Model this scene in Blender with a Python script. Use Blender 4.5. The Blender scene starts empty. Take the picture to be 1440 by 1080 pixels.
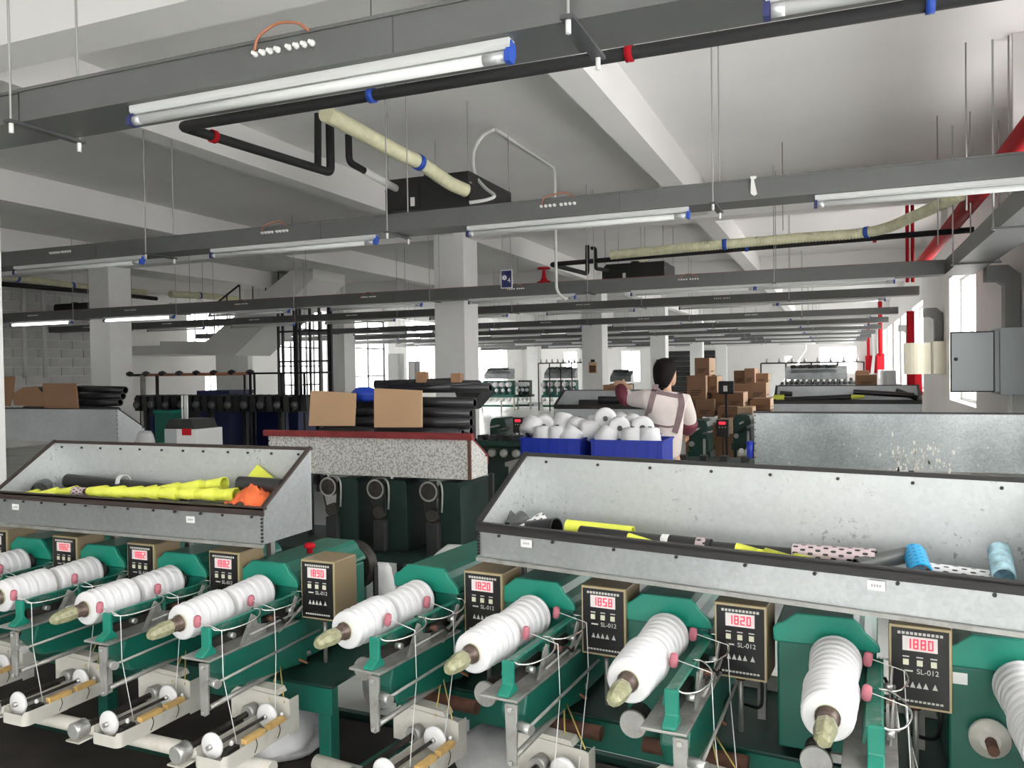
import bpy, math, random
from mathutils import Vector, Matrix, noise
random.seed(7)
S = bpy.context.scene
COL = S.collection
PI = math.pi

# ------------------------------------------------------------------ camera
FPX, YAW, PITCH, ROLL, CAMH = 1137.48, .385107753, -.0172866973, -.0146598484, 1.6
_cy, _sy, _cp, _sp = math.cos(YAW), math.sin(YAW), math.cos(PITCH), math.sin(PITCH)
CF = Vector((-_sy*_cp, _cy*_cp, _sp)); _R = Vector((_cy, _sy, 0)); _U = _R.cross(CF)
CR = _R*math.cos(ROLL) + _U*math.sin(ROLL); CU = -_R*math.sin(ROLL) + _U*math.cos(ROLL)
CP = Vector((0, 0, CAMH))
cam = bpy.data.cameras.new('camera'); co = bpy.data.objects.new('camera', cam); COL.objects.link(co)
cam.sensor_width = 36; cam.lens = 36*FPX/1440; cam.clip_start = .05; cam.clip_end = 300
m3 = Matrix((CR, CU, -CF)).transposed(); mm = m3.to_4x4(); mm.translation = CP; co.matrix_world = mm
S.camera = co

# ------------------------------------------------------------------ world, exposure
w = bpy.data.worlds.new('overcast'); S.world = w; w.use_nodes = True
bg = w.node_tree.nodes['Background']; bg.inputs[0].default_value = (1, .985, .965, 1); bg.inputs[1].default_value = 9.0
S.view_settings.view_transform = 'Standard'; S.view_settings.look = 'None'; S.view_settings.gamma = 1
S.view_settings.use_curve_mapping = False; S.view_settings.exposure = -.04
S.cycles.max_bounces = 8; S.cycles.diffuse_bounces = 5; S.cycles.glossy_bounces = 3; S.cycles.transparent_max_bounces = 8
S.cycles.sample_clamp_indirect = 6

# ------------------------------------------------------------------ helpers: pixel of the photograph -> point of the hall
def ray(x, y): return CF + CR*((x-720)/FPX) + CU*((540-y)/FPX)
def atd(x, y, d): return CP + ray(x, y)*d
def aty(x, y, Y): r = ray(x, y); return CP + r*(Y/r.y)
def atx(x, y, X): r = ray(x, y); return CP + r*(X/r.x)
def atz(x, y, Z): r = ray(x, y); return CP + r*((Z-CAMH)/r.z)
def onplane(x, y, p, n):
    r = ray(x, y); return CP + r*((Vector(p)-CP).dot(n)/r.dot(n))

# ------------------------------------------------------------------ materials
MATS = {}
def nodes(m): return m.node_tree.nodes, m.node_tree.links
def mat(name, col, rough=.5, metal=0., var=0., vscale=8., bump=0., bscale=60., spec=.5, emit=None, estr=0., dirt=None, dscale=3., damt=.4):
    m = bpy.data.materials.new(name); m.use_nodes = True
    N, L = nodes(m); b = N['Principled BSDF']
    b.inputs['Base Color'].default_value = (*col, 1); b.inputs['Roughness'].default_value = rough
    b.inputs['Metallic'].default_value = metal; b.inputs['Specular IOR Level'].default_value = spec
    tc = N.new('ShaderNodeTexCoord')
    last = None
    if var:
        n = N.new('ShaderNodeTexNoise'); n.inputs['Scale'].default_value = vscale; n.inputs['Detail'].default_value = 4
        L.new(tc.outputs['Object'], n.inputs['Vector'])
        r = N.new('ShaderNodeMapRange'); r.inputs[1].default_value = .3; r.inputs[2].default_value = .7
        r.inputs[3].default_value = 1-var; r.inputs[4].default_value = 1+var
        L.new(n.outputs[0], r.inputs[0])
        mx = N.new('ShaderNodeMix'); mx.data_type = 'RGBA'; mx.blend_type = 'MULTIPLY'; mx.inputs[0].default_value = 1
        mx.inputs[6].default_value = (*col, 1); L.new(r.outputs[0], mx.inputs[7]); last = mx.outputs[2]
    if dirt:
        n = N.new('ShaderNodeTexNoise'); n.inputs['Scale'].default_value = dscale; n.inputs['Detail'].default_value = 8; n.inputs['Roughness'].default_value = .7
        L.new(tc.outputs['Object'], n.inputs['Vector'])
        r = N.new('ShaderNodeMapRange'); r.inputs[1].default_value = .52; r.inputs[2].default_value = .68; r.inputs[4].default_value = damt
        L.new(n.outputs[0], r.inputs[0])
        mx = N.new('ShaderNodeMix'); mx.data_type = 'RGBA'; L.new(r.outputs[0], mx.inputs[0])
        if last: L.new(last, mx.inputs[6])
        else: mx.inputs[6].default_value = (*col, 1)
        mx.inputs[7].default_value = (*dirt, 1); last = mx.outputs[2]
    if last: L.new(last, b.inputs['Base Color'])
    if bump:
        n = N.new('ShaderNodeTexNoise'); n.inputs['Scale'].default_value = bscale; n.inputs['Detail'].default_value = 3
        L.new(tc.outputs['Object'], n.inputs['Vector'])
        bp = N.new('ShaderNodeBump'); bp.inputs['Strength'].default_value = bump; bp.inputs['Distance'].default_value = .01
        L.new(n.outputs[0], bp.inputs['Height']); L.new(bp.outputs[0], b.inputs['Normal'])
    if emit:
        b.inputs['Emission Color'].default_value = (*emit, 1); b.inputs['Emission Strength'].default_value = estr
    MATS[name] = m; return m
def galvanised(name, base, dark, scale=26., metal=.55, rough=.38, blot=.5, speck=None, sscale=40., samt=0., sth=.62, clump=False):
    m = bpy.data.materials.new(name); m.use_nodes = True; N, L = nodes(m); b = N['Principled BSDF']
    tc = N.new('ShaderNodeTexCoord')
    v = N.new('ShaderNodeTexVoronoi'); v.inputs['Scale'].default_value = scale; L.new(tc.outputs['Object'], v.inputs['Vector'])
    bw = N.new('ShaderNodeRGBToBW'); L.new(v.outputs['Color'], bw.inputs[0])
    n = N.new('ShaderNodeTexNoise'); n.inputs['Scale'].default_value = 2.5; n.inputs['Detail'].default_value = 6; L.new(tc.outputs['Object'], n.inputs['Vector'])
    n2 = N.new('ShaderNodeTexNoise'); n2.inputs['Scale'].default_value = 90; n2.inputs['Detail'].default_value = 3; L.new(tc.outputs['Object'], n2.inputs['Vector'])
    a = N.new('ShaderNodeMath'); a.operation = 'MULTIPLY_ADD'; a.inputs[1].default_value = .35; L.new(bw.outputs[0], a.inputs[0])
    a2 = N.new('ShaderNodeMath'); a2.operation = 'MULTIPLY_ADD'; a2.inputs[1].default_value = blot*2; a2.inputs[2].default_value = -.35-blot*.5
    L.new(n.outputs[0], a2.inputs[0]); L.new(a2.outputs[0], a.inputs[2])
    a3 = N.new('ShaderNodeMath'); a3.operation = 'MULTIPLY_ADD'; a3.inputs[1].default_value = .5; L.new(n2.outputs[0], a3.inputs[0]); L.new(a.outputs[0], a3.inputs[2])
    mx = N.new('ShaderNodeMix'); mx.data_type = 'RGBA'; mx.clamp_factor = True; L.new(a3.outputs[0], mx.inputs[0])
    mx.inputs[6].default_value = (*base, 1); mx.inputs[7].default_value = (*dark, 1); out = mx.outputs[2]
    if speck:
        n3 = N.new('ShaderNodeTexNoise'); n3.inputs['Scale'].default_value = sscale; n3.inputs['Detail'].default_value = 5; n3.inputs['Roughness'].default_value = .65
        L.new(tc.outputs['Object'], n3.inputs['Vector'])
        r = N.new('ShaderNodeMapRange'); r.inputs[1].default_value = sth; r.inputs[2].default_value = sth+.05; r.inputs[4].default_value = samt; L.new(n3.outputs[0], r.inputs[0])
        fac = r.outputs[0]
        if clump:
            n4 = N.new('ShaderNodeTexNoise'); n4.inputs['Scale'].default_value = 6; n4.inputs['Detail'].default_value = 4; L.new(tc.outputs['Object'], n4.inputs['Vector'])
            r2 = N.new('ShaderNodeMapRange'); r2.inputs[1].default_value = .48; r2.inputs[2].default_value = .66; L.new(n4.outputs[0], r2.inputs[0])
            mu = N.new('ShaderNodeMath'); mu.operation = 'MULTIPLY'; L.new(fac, mu.inputs[0]); L.new(r2.outputs[0], mu.inputs[1]); fac = mu.outputs[0]
        m2 = N.new('ShaderNodeMix'); m2.data_type = 'RGBA'; L.new(fac, m2.inputs[0]); L.new(out, m2.inputs[6]); m2.inputs[7].default_value = (*speck, 1); out = m2.outputs[2]
    L.new(out, b.inputs['Base Color']); b.inputs['Metallic'].default_value = metal; b.inputs['Roughness'].default_value = rough
    MATS[name] = m; return m
def perforated(name, col, hole, na=10, nz=55., th=.45, rough=.4):
    # rows of round holes printed round a tube whose axis is local X
    m = bpy.data.materials.new(name); m.use_nodes = True; N, L = nodes(m); b = N['Principled BSDF']
    tc = N.new('ShaderNodeTexCoord'); s = N.new('ShaderNodeSeparateXYZ'); L.new(tc.outputs['Object'], s.inputs[0])
    def M_(op, a, c=None, v=None):
        q = N.new('ShaderNodeMath'); q.operation = op; L.new(a, q.inputs[0])
        if c is not None: L.new(c, q.inputs[1])
        if v is not None: q.inputs[1].default_value = v
        return q.outputs[0]
    an = M_('ARCTAN2', s.outputs[1], s.outputs[2]); f1 = M_('SINE', M_('MULTIPLY', an, v=na)); f2 = M_('SINE', M_('MULTIPLY', s.outputs[0], v=nz*2*PI))
    f = M_('GREATER_THAN', M_('MULTIPLY', f1, f2), v=th)
    mx = N.new('ShaderNodeMix'); mx.data_type = 'RGBA'; L.new(f, mx.inputs[0]); mx.inputs[6].default_value = (*col, 1); mx.inputs[7].default_value = (*hole, 1)
    L.new(mx.outputs[2], b.inputs['Base Color']); b.inputs['Roughness'].default_value = rough
    MATS[name] = m; return m
def blockwall(name):
    m = bpy.data.materials.new(name); m.use_nodes = True; N, L = nodes(m); b = N['Principled BSDF']
    tc = N.new('ShaderNodeTexCoord'); mp = N.new('ShaderNodeMapping'); mp.inputs['Rotation'].default_value = (PI/2, 0, PI/2); L.new(tc.outputs['Object'], mp.inputs[0])
    n = N.new('ShaderNodeTexNoise'); n.inputs['Scale'].default_value = 3; n.inputs['Detail'].default_value = 8; L.new(tc.outputs['Object'], n.inputs[0])
    r = N.new('ShaderNodeMapRange'); r.inputs[3].default_value = .72; r.inputs[4].default_value = 1.1; L.new(n.outputs[0], r.inputs[0])
    mx = N.new('ShaderNodeMix'); mx.data_type = 'RGBA'; mx.blend_type = 'MULTIPLY'; mx.inputs[0].default_value = 1; mx.inputs[6].default_value = (.66, .66, .65, 1); L.new(r.outputs[0], mx.inputs[7])
    L.new(mx.outputs[2], b.inputs['Base Color']); b.inputs['Roughness'].default_value = .9
    MATS[name] = m

mat('plaster', (.85, .845, .83), .85, var=.03, vscale=1.2)
mat('ceiling_paint', (.84, .832, .82), .9, var=.03, vscale=.8)
mat('column_paint', (.88, .885, .88), .7, var=.02)
mat('floor_paint', (.56, .58, .56), .22, var=.08, vscale=1.5, dirt=(.30, .31, .30), dscale=1.2, damt=.5)
blockwall('block')
mat('tray_grey', (.122, .126, .124), .42, metal=.2, var=.06, vscale=5)
mat('tray_dark', (.06, .063, .065), .45)
mat('steel', (.55, .55, .54), .35, metal=.8, var=.1)
mat('rod_steel', (.42, .42, .41), .4, metal=.6)
mat('wire', (.75, .75, .73), .25, metal=.9)
mat('white_enamel', (.66, .67, .665), .35)
mat('tube_off', (.70, .715, .71), .25)
mat('tube_lit', (1, 1, 1), .3, emit=(1, .98, .95), estr=7)
mat('blue_clip', (.015, .07, .42), .4)
mat('white_gland', (.8, .8, .78), .4)
mat('orange_cable', (.40, .15, .08), .5)
mat('black_foam', (.012, .012, .013), .75, bump=.3, bscale=40)
mat('pale_hose', (.70, .69, .47), .6, var=.12, vscale=10)
mat('red_paint', (.42, .010, .018), .65, spec=.12)
mat('ac_black', (.012, .012, .013), .55)
mat('conduit_white', (.72, .72, .70), .5)
mat('navy', (.02, .025, .12), .5)
mat('paper', (.86, .86, .85), .7)
mat('green', (.006, .125, .088), .38, var=.12, vscale=6, dirt=(.03, .10, .07), dscale=7, damt=.5)
mat('green_bright', (.010, .235, .165), .33, var=.07, vscale=7)
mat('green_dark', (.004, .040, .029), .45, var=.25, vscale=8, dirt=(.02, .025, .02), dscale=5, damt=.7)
mat('green_worn', (.012, .16, .11), .42, var=.2, vscale=18, dirt=(.32, .36, .33), dscale=22, damt=.55)
mat('tan_case', (.25, .19, .11), .4, metal=.1, var=.05)
mat('panel_black', (.008, .008, .009), .35)
mat('panel_print', (.62, .62, .58), .6)
mat('gold_edge', (.5, .42, .25), .4, metal=.3)
mat('display_white', (.78, .76, .76), .4)
mat('display_red', (.9, .02, .05), .4, emit=(1, .03, .06), estr=1.1)
mat('button', (.72, .72, .55), .5)
def yarn(name, col, f=1.):
    m = bpy.data.materials.new(name); m.use_nodes = True; N, L = nodes(m); b = N['Principled BSDF']
    b.inputs['Base Color'].default_value = (*col, 1); b.inputs['Roughness'].default_value = .85
    tc = N.new('ShaderNodeTexCoord'); wv = N.new('ShaderNodeTexWave'); wv.bands_direction = 'Y'; wv.inputs['Scale'].default_value = 90*f; wv.inputs['Distortion'].default_value = 2.5
    L.new(tc.outputs['Object'], wv.inputs['Vector']); bp = N.new('ShaderNodeBump'); bp.inputs['Strength'].default_value = .25; bp.inputs['Distance'].default_value = .002
    L.new(wv.outputs[0], bp.inputs['Height']); L.new(bp.outputs[0], b.inputs['Normal']); MATS[name] = m
yarn('yarn', (.77, .77, .785))
mat('thread', (.85, .85, .84), .8)
mat('core', (.52, .53, .36), .5)
mat('nose_wrap', (.30, .30, .18), .3, var=.3, vscale=40, dirt=(.2, .15, .09), dscale=30, damt=.6, bump=.6, bscale=70)
mat('nose_dark', (.12, .085, .07), .35, metal=.3, var=.4, vscale=60)
mat('pink', (.50, .16, .20), .7, var=.1, vscale=40)
mat('worn_steel', (.40, .40, .38), .42, metal=.55, var=.2, vscale=14, dirt=(.2, .17, .14), dscale=16, damt=.5)
mat('cream_metal', (.60, .585, .53), .42, var=.06, vscale=6, dirt=(.28, .2, .13), dscale=9, damt=.35)
mat('cream_pipe', (.66, .64, .58), .5, var=.1, vscale=5, dirt=(.4, .33, .24), dscale=5, damt=.5)
mat('ceramic', (.84, .84, .85), .2)
mat('wood_block', (.66, .43, .16), .5, var=.12, vscale=30)
mat('dark_iron', (.05, .045, .042), .5, metal=.5, var=.3, vscale=25)
mat('dark_brown', (.035, .03, .026), .8, var=.4, vscale=5)
mat('rust', (.13, .06, .04), .8, var=.4, vscale=20)
mat('cord_yellow', (.55, .42, .12), .7)
mat('bag_white', (.66, .66, .67), .55, var=.08, bump=.5, bscale=14)
galvanised('galv', (.57, .59, .60), (.36, .38, .39), 70, .8, .30, .55)
galvanised('galv_scuffed', (.63, .655, .655), (.47, .495, .495), 60, .45, .42, .35, speck=(.15, .16, .16), sscale=52, samt=.75, sth=.585, clump=True)
galvanised('galv_dull', (.43, .455, .46), (.19, .21, .215), 90, .72, .30, 1.0)
galvanised('rust_mottled', (.70, .69, .65), (.33, .35, .34), 90, .1, .65, .2, speck=(.15, .16, .15), sscale=75, samt=.6, sth=.50)
galvanised('galv_matte', (.62, .645, .66), (.40, .425, .44), 80, .3, .42, .7)
mat('rim_dark', (.035, .033, .034), .5, metal=.3)
mat('rim_brown', (.05, .035, .03), .5, metal=.2, var=.2)
mat('rim_red', (.20, .018, .02), .55, var=.2, vscale=10)
mat('yellow_tube', (.74, .78, .09), .5, var=.06, vscale=30)
mat('green_grimy_shaded', (.0035, .021, .016), .5, var=.3, vscale=8, dirt=(.012, .011, .010), dscale=5, damt=.7)  # grimy green, darkened further to stand in for shade under the hoppers
perforated('yellow_perf', (.72, .74, .06), (.35, .36, .03), 9, 40, .72)
perforated('mauve_perf', (.56, .45, .47), (.02, .02, .02), 8, 26, .42)
perforated('white_perf', (.74, .74, .75), (.05, .05, .05), 8, 26, .5)
perforated('blue_perf', (.02, .40, .78), (.01, .16, .38), 6, 48, .55)
mat('black_tube', (.022, .022, .024), .32)
mat('grey_tube', (.085, .09, .088), .35)
mat('brown_tube', (.06, .045, .042), .35)
mat('blue_yarn', (.40, .62, .70), .8, var=.35, vscale=45)
mat('orange_cloth', (.80, .16, .05), .9, var=.2, vscale=18, bump=.6, bscale=30)
mat('cardboard', (.45, .29, .165), .85, var=.06, vscale=3)
mat('cardboard_dark', (.27, .15, .085), .85, var=.08, vscale=3)
mat('cardboard_pale', (.64, .46, .31), .85, var=.06, vscale=3)
mat('ink', (.05, .035, .03), .8)
mat('crate_blue', (.010, .032, .34), .4)
mat('bin_blue', (.004, .011, .075), .5)
mat('tarp_blue', (.01, .05, .42), .45, bump=.5, bscale=20)
mat('frame_black', (.015, .015, .016), .5)
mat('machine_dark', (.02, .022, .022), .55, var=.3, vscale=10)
mat('panel_grey', (.36, .39, .40), .45, metal=.1)
mat('panel_cream', (.62, .60, .48), .5)
mat('rubber', (.012, .012, .012), .6)
mat('alu', (.62, .63, .64), .4, metal=.5)
mat('skin', (.56, .33, .22), .55)
mat('hair', (.007, .005, .0045), .75, var=.3, vscale=60, spec=.2)
mat('hoodie', (.66, .59, .56), .9, var=.06, vscale=9, bump=.25, bscale=14)
mat('apron', (.20, .14, .145), .85, var=.1, vscale=20)
mat('sleeve_red', (.14, .022, .04), .6, var=.35, vscale=14)
mat('trousers', (.03, .03, .04), .8)
mat('mask_white', (.75, .77, .80), .8)
def glass():
    m = bpy.data.materials.new('pane'); m.use_nodes = True; N, L = nodes(m); b = N['Principled BSDF']; o = N['Material Output']
    t = N.new('ShaderNodeBsdfTransparent'); x = N.new('ShaderNodeMixShader'); x.inputs[0].default_value = .08
    b.inputs['Roughness'].default_value = .05; L.new(t.outputs[0], x.inputs[1]); L.new(b.outputs[0], x.inputs[2]); L.new(x.outputs[0], o.inputs[0]); MATS['pane'] = m
glass()

# ------------------------------------------------------------------ mesh builder
class B:
    def __init__(s, o=(0, 0, 0)): s.v = []; s.f = []; s.sm = []; s.o = Vector(o)
    def add(s, vs, fs, sm=False):
        k = len(s.v); s.v += [tuple(Vector(p)+s.o) for p in vs]; s.f += [tuple(i+k for i in f) for f in fs]
        s.sm += (sm if isinstance(sm, list) else [sm]*len(fs)); return s
    def box(s, x0, x1, y0, y1, z0, z1):
        return s.add([(x0, y0, z0), (x1, y0, z0), (x1, y1, z0), (x0, y1, z0), (x0, y0, z1), (x1, y0, z1), (x1, y1, z1), (x0, y1, z1)],
                     [(3, 2, 1, 0), (4, 5, 6, 7), (0, 1, 5, 4), (1, 2, 6, 5), (2, 3, 7, 6), (3, 0, 4, 7)])
    def prism(s, poly, ax, a, b, sm=False):
        n = len(poly); f = {'x': lambda p, t: (t, p[0], p[1]), 'y': lambda p, t: (p[0], t, p[1]), 'z': lambda p, t: (p[0], p[1], t)}[ax]
        vs = [f(p, a) for p in poly]+[f(p, b) for p in poly]
        return s.add(vs, [tuple(range(n))[::-1], tuple(range(n, 2*n))]+[(i, (i+1) % n, n+(i+1) % n, n+i) for i in range(n)], [False, False]+[sm]*n)
    def cyl(s, p0, p1, r0, r1=None, n=16, caps=True):
        r1 = r0 if r1 is None else r1; return s.lathe([(0, r0), (1, r1)], p0, p1, n, caps)
    def lathe(s, prof, p0, p1, n=20, caps=True, sm=True):
        p0, p1 = Vector(p0), Vector(p1); d = p1-p0; a = d.normalized()
        u = a.orthogonal().normalized() if abs(a.z) > .99 else Vector((0, 0, 1)).cross(a).normalized(); w_ = a.cross(u)
        vs = []; fs = []; k = len(prof)
        for t, r in prof:
            c = p0+d*t
            for i in range(n):
                an = 2*PI*i/n; vs.append(c+(u*math.cos(an)+w_*math.sin(an))*r)
        for j in range(k-1):
            for i in range(n): fs.append((j*n+i, j*n+(i+1) % n, (j+1)*n+(i+1) % n, (j+1)*n+i))
        sml = [sm]*len(fs)
        if caps:
            fs.append(tuple(range(n))[::-1]); fs.append(tuple((k-1)*n+i for i in range(n))); sml += [False, False]
        return s.add(vs, fs, sml)
    def tube(s, pts, r, n=8, closed=False):
        pts = [Vector(p) for p in pts]; k = len(pts); vs = []; fs = []; u = None
        rs = r if isinstance(r, (list, tuple)) else [r]*k
        for i in range(k):
            t = (pts[min(i+1, k-1)]-pts[max(i-1, 0)]).normalized()
            if u is None: u = t.orthogonal().normalized()
            u = (u-t*u.dot(t)).normalized(); w_ = t.cross(u)
            for j in range(n):
                an = 2*PI*j/n; vs.append(pts[i]+(u*math.cos(an)+w_*math.sin(an))*rs[i])
        for i in range(k-1):
            for j in range(n): fs.append((i*n+j, i*n+(j+1) % n, (i+1)*n+(j+1) % n, (i+1)*n+j))
        sml = [True]*len(fs); fs.append(tuple(range(n))[::-1]); fs.append(tuple((k-1)*n+j for j in range(n))); sml += [False, False]
        return s.add(vs, fs, sml)
    def bar(s, p0, p1, w_, h, up=(0, 0, 1)):
        p0, p1 = Vector(p0), Vector(p1); t = (p1-p0).normalized(); up = Vector(up)
        if abs(t.dot(up)) > .98: up = Vector((0, 1, 0))
        x = t.cross(up).normalized()*w_/2; z = x.cross(t).normalized()*h/2
        vs = [p+a*x+b_*z for p in (p0, p1) for a, b_ in ((-1, -1), (1, -1), (1, 1), (-1, 1))]
        return s.add(vs, [(0, 1, 2, 3)[::-1], (4, 5, 6, 7), (0, 1, 5, 4), (1, 2, 6, 5), (2, 3, 7, 6), (3, 0, 4, 7)][0:6])
    def sheet(s, poly, th):
        poly = [Vector(p) for p in poly]; n = len(poly); nn = (poly[1]-poly[0]).cross(poly[2]-poly[0]).normalized()*th
        vs = poly+[p-nn for p in poly]
        return s.add(vs, [tuple(range(n)), tuple(range(n, 2*n))[::-1]]+[(i, n+i, n+(i+1) % n, (i+1) % n) for i in range(n)])
    def build(s, name, m, parent=None, bevel=0., seg=2):
        me = bpy.data.meshes.new(name); me.from_pydata(s.v, [], s.f); me.polygons.foreach_set('use_smooth', s.sm)
        me.materials.append(MATS[m]); me.update()
        o = bpy.data.objects.new(name, me); COL.objects.link(o)
        if parent: o.parent = parent
        if bevel:
            b = o.modifiers.new('edge', 'BEVEL'); b.width = bevel; b.segments = seg; b.limit_method = 'ANGLE'; b.angle_limit = .9
        return o
def tag(o, label=None, cat=None, group=None, kind=None):
    if label: o['label'] = label
    if cat: o['category'] = cat
    if group: o['group'] = group
    if kind: o['kind'] = kind
    return o
def empty(name, loc, rz=0., label=None, cat=None, group=None):
    o = bpy.data.objects.new(name, None); o.empty_display_size = .1; COL.objects.link(o); o.location = loc; o.rotation_euler = (0, 0, rz)
    return tag(o, label, cat, group)
def kids(o): return [c for c in bpy.data.objects if c.parent == o]
def copy_tree(o, parent=None):
    c = o.copy(); COL.objects.link(c); c.parent = parent
    for ch in KID.get(o.name, None) or kids(o): copy_tree(ch, c)
    return c
KID = {}
def struct(o): o['kind'] = 'structure'; return o
def inst(src, parent=None, loc=None):      # one more object on the same mesh
    o = src.copy(); COL.objects.link(o); o.parent = parent
    if loc is not None: o.location = loc
    return o
def arc(p0, pm, p1, n=12):                 # quadratic through pm
    p0, pm, p1 = map(Vector, (p0, pm, p1)); c = pm*2-(p0+p1)/2
    return [p0*(1-t)**2+c*2*t*(1-t)+p1*t*t for t in [i/n for i in range(n+1)]]
def smooth(pts, n=6):                      # Catmull-Rom
    P = [Vector(p) for p in pts]; P = [P[0]*2-P[1]]+P+[P[-1]*2-P[-2]]; out = []
    for i in range(1, len(P)-2):
        for k in range(n):
            t = k/n; a, b, c, d = P[i-1:i+3]
            out.append(.5*((2*b)+(c-a)*t+(2*a-5*b+4*c-d)*t*t+(3*b-a-3*c+d)*t**3))
    return out+[P[-2]]
def text(s, size, name, m, parent, loc, rot, thick=.0004):
    cu = bpy.data.curves.new(name, 'FONT'); cu.body = s; cu.size = size; cu.extrude = thick; cu.align_x = 'CENTER'; cu.align_y = 'CENTER'
    t = bpy.data.objects.new(name, cu); COL.objects.link(t); bpy.context.view_layer.update()
    me = bpy.data.meshes.new_from_object(t.evaluated_get(bpy.context.evaluated_depsgraph_get())); bpy.data.objects.remove(t)
    me.materials.clear(); me.materials.append(MATS[m]); o = bpy.data.objects.new(name, me); COL.objects.link(o); o.parent = parent; o.location = loc; o.rotation_euler = rot
    return o
# ================================================================== the hall
XW, XL, YB, ZC = 1.75, -17.5, 45., 4.0
def holed(name, ax, c, th, s0, s1, z0, z1, holes, m, parent=None):
    # wall panel with rectangular openings, one connected mesh; ax 'x': plane X=c running along Y; ax 'y': plane Y=c running along X
    ss = sorted({s0, s1, *[h[0] for h in holes], *[h[1] for h in holes]}); zs = sorted({z0, z1, *[h[2] for h in holes], *[h[3] for h in holes]})
    solid = lambda i, j: 0 <= i < len(ss)-1 and 0 <= j < len(zs)-1 and not any(h[0]-1e-6 <= ss[i] and ss[i+1] <= h[1]+1e-6 and h[2]-1e-6 <= zs[j] and zs[j+1] <= h[3]+1e-6 for h in holes)
    vid = {}; vs = []; fs = []
    def V(i, j, k):
        if (i, j, k) not in vid:
            vid[(i, j, k)] = len(vs); t = c+th*k; vs.append((t, ss[i], zs[j]) if ax == 'x' else (ss[i], t, zs[j]))
        return vid[(i, j, k)]
    for i in range(len(ss)-1):
        for j in range(len(zs)-1):
            if not solid(i, j): continue
            fs.append((V(i, j, 0), V(i+1, j, 0), V(i+1, j+1, 0), V(i, j+1, 0))); fs.append((V(i, j, 1), V(i, j+1, 1), V(i+1, j+1, 1), V(i+1, j, 1)))
            for di, dj, a, b in ((-1, 0, (i, j), (i, j+1)), (1, 0, (i+1, j+1), (i+1, j)), (0, -1, (i+1, j), (i, j)), (0, 1, (i, j+1), (i+1, j+1))):
                if not solid(i+di, j+dj): fs.append((V(*a, 0), V(*b, 0), V(*b, 1), V(*a, 1)))
    b = B(); b.add(vs, fs); return b.build(name, m, parent)
WN = [0]
def window(ax, c, th, s0, s1, z0, z1, nx=2, nz=1, fr=.05, m='alu'):
    WN[0] += 1; t = th*.65
    ws = (s1-s0-fr*(nx+1))/nx; hs = (z1-z0-fr*(nz+1))/nz
    hl = [(s0+fr+i*(ws+fr), s0+fr+i*(ws+fr)+ws, z0+fr+j*(hs+fr), z0+fr+j*(hs+fr)+hs) for i in range(nx) for j in range(nz)]
    e = struct(empty('window_%d' % WN[0], (c, (s0+s1)/2, z0) if ax == 'x' else ((s0+s1)/2, c, z0)))
    e['label'] = 'bright daylight window opening in the %s wall' % ('side' if ax == 'x' else 'end')
    f = holed('window_frame', ax, c+t, th*.2, s0, s1, z0, z1, hl, m); f.parent = e; f.location = -e.location
    for h in hl:
        g = B(); cc = c+t+th*.1
        g.box(*((cc-.003, cc+.003, h[0], h[1]) if ax == 'x' else (h[0], h[1], cc-.003, cc+.003)), h[2], h[3])
        p = g.build('pane', 'pane', e); p.location = -e.location
    return e
struct(B().box(XL-.3, XW+.3, -8, YB+.3, -.1, 0).build('floor', 'floor_paint'))
struct(B().box(XL-.3, XW+.3, -8, YB+.3, ZC, ZC+.12).build('ceiling', 'ceiling_paint'))
# right wall with its row of windows
rw = [(a, a+2.9, .98, 3.05) for a in (-6.2, -2.4, 1.4, 5.2, 12.8, 20.4, 24.4, 28., 32, 35.6, 40)]
struct(holed('wall_right', 'x', XW, .28, -8, YB, 0, ZC, rw, 'plaster'))
for h in rw: window('x', XW, .28, *h, nx=3)
# left wall: openings read off the photograph
def LY(x): return atx(x, 500, XL).y
def LZ(x, y): return atx(x, y, XL).z
lw = [(LY(264), LY(331), LZ(295, 491), LZ(295, 437)), (LY(288), LY(316), LZ(300, 551), LZ(300, 527)),
      (LY(392), LY(459), .5, LZ(425, 428)), (LY(500), LY(546), .3, LZ(520, 450)), (LY(572), LY(611), .9, LZ(590, 452)), (LY(664), LY(713), .95, LZ(690, 482))]
lw = [(a, b, max(.2, c), min(3.85, d)) for a, b, c, d in lw]
struct(holed('wall_left', 'x', XL, -.28, -8, YB, 0, ZC, lw, 'plaster'))
for i, h in enumerate(lw): window('x', XL, -.28, *h, nx=6 if i == 2 else (4 if i == 0 else 2), nz=5 if i == 2 else (3 if i == 3 else 1), m='frame_black' if i in (2, 3) else 'alu', fr=.05)
# unseen wall behind the camera, added with its windows to limit low light
fw = [(XL+.8+3.8*k, XL+.8+3.8*k+3., .95, 3.1) for k in (3, 4)]
struct(holed('wall_front_unseen', 'y', -6.5, -.28, XL, XW, 0, ZC, fw, 'plaster'))
for h in fw: window('y', -6.5, -.28, *h, nx=3)
# back wall
def BX(x): return aty(x, 510, YB).x
def BZ(x, y): return aty(x, y, YB).z
bw_ = [(BX(a), BX(b), max(.8, BZ(a, d)), BZ(a, c)) for a, b, c, d in ((793, 811, 494, 530), (874, 900, 493, 540), (1103, 1126, 500, 548), (1152, 1206, 487, 526))]
struct(holed('wall_back', 'y', YB, .28, XL, XW, 0, ZC, bw_, 'plaster'))
for h in bw_: window('y', YB, .28, *h, nx=2, m='alu')
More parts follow.
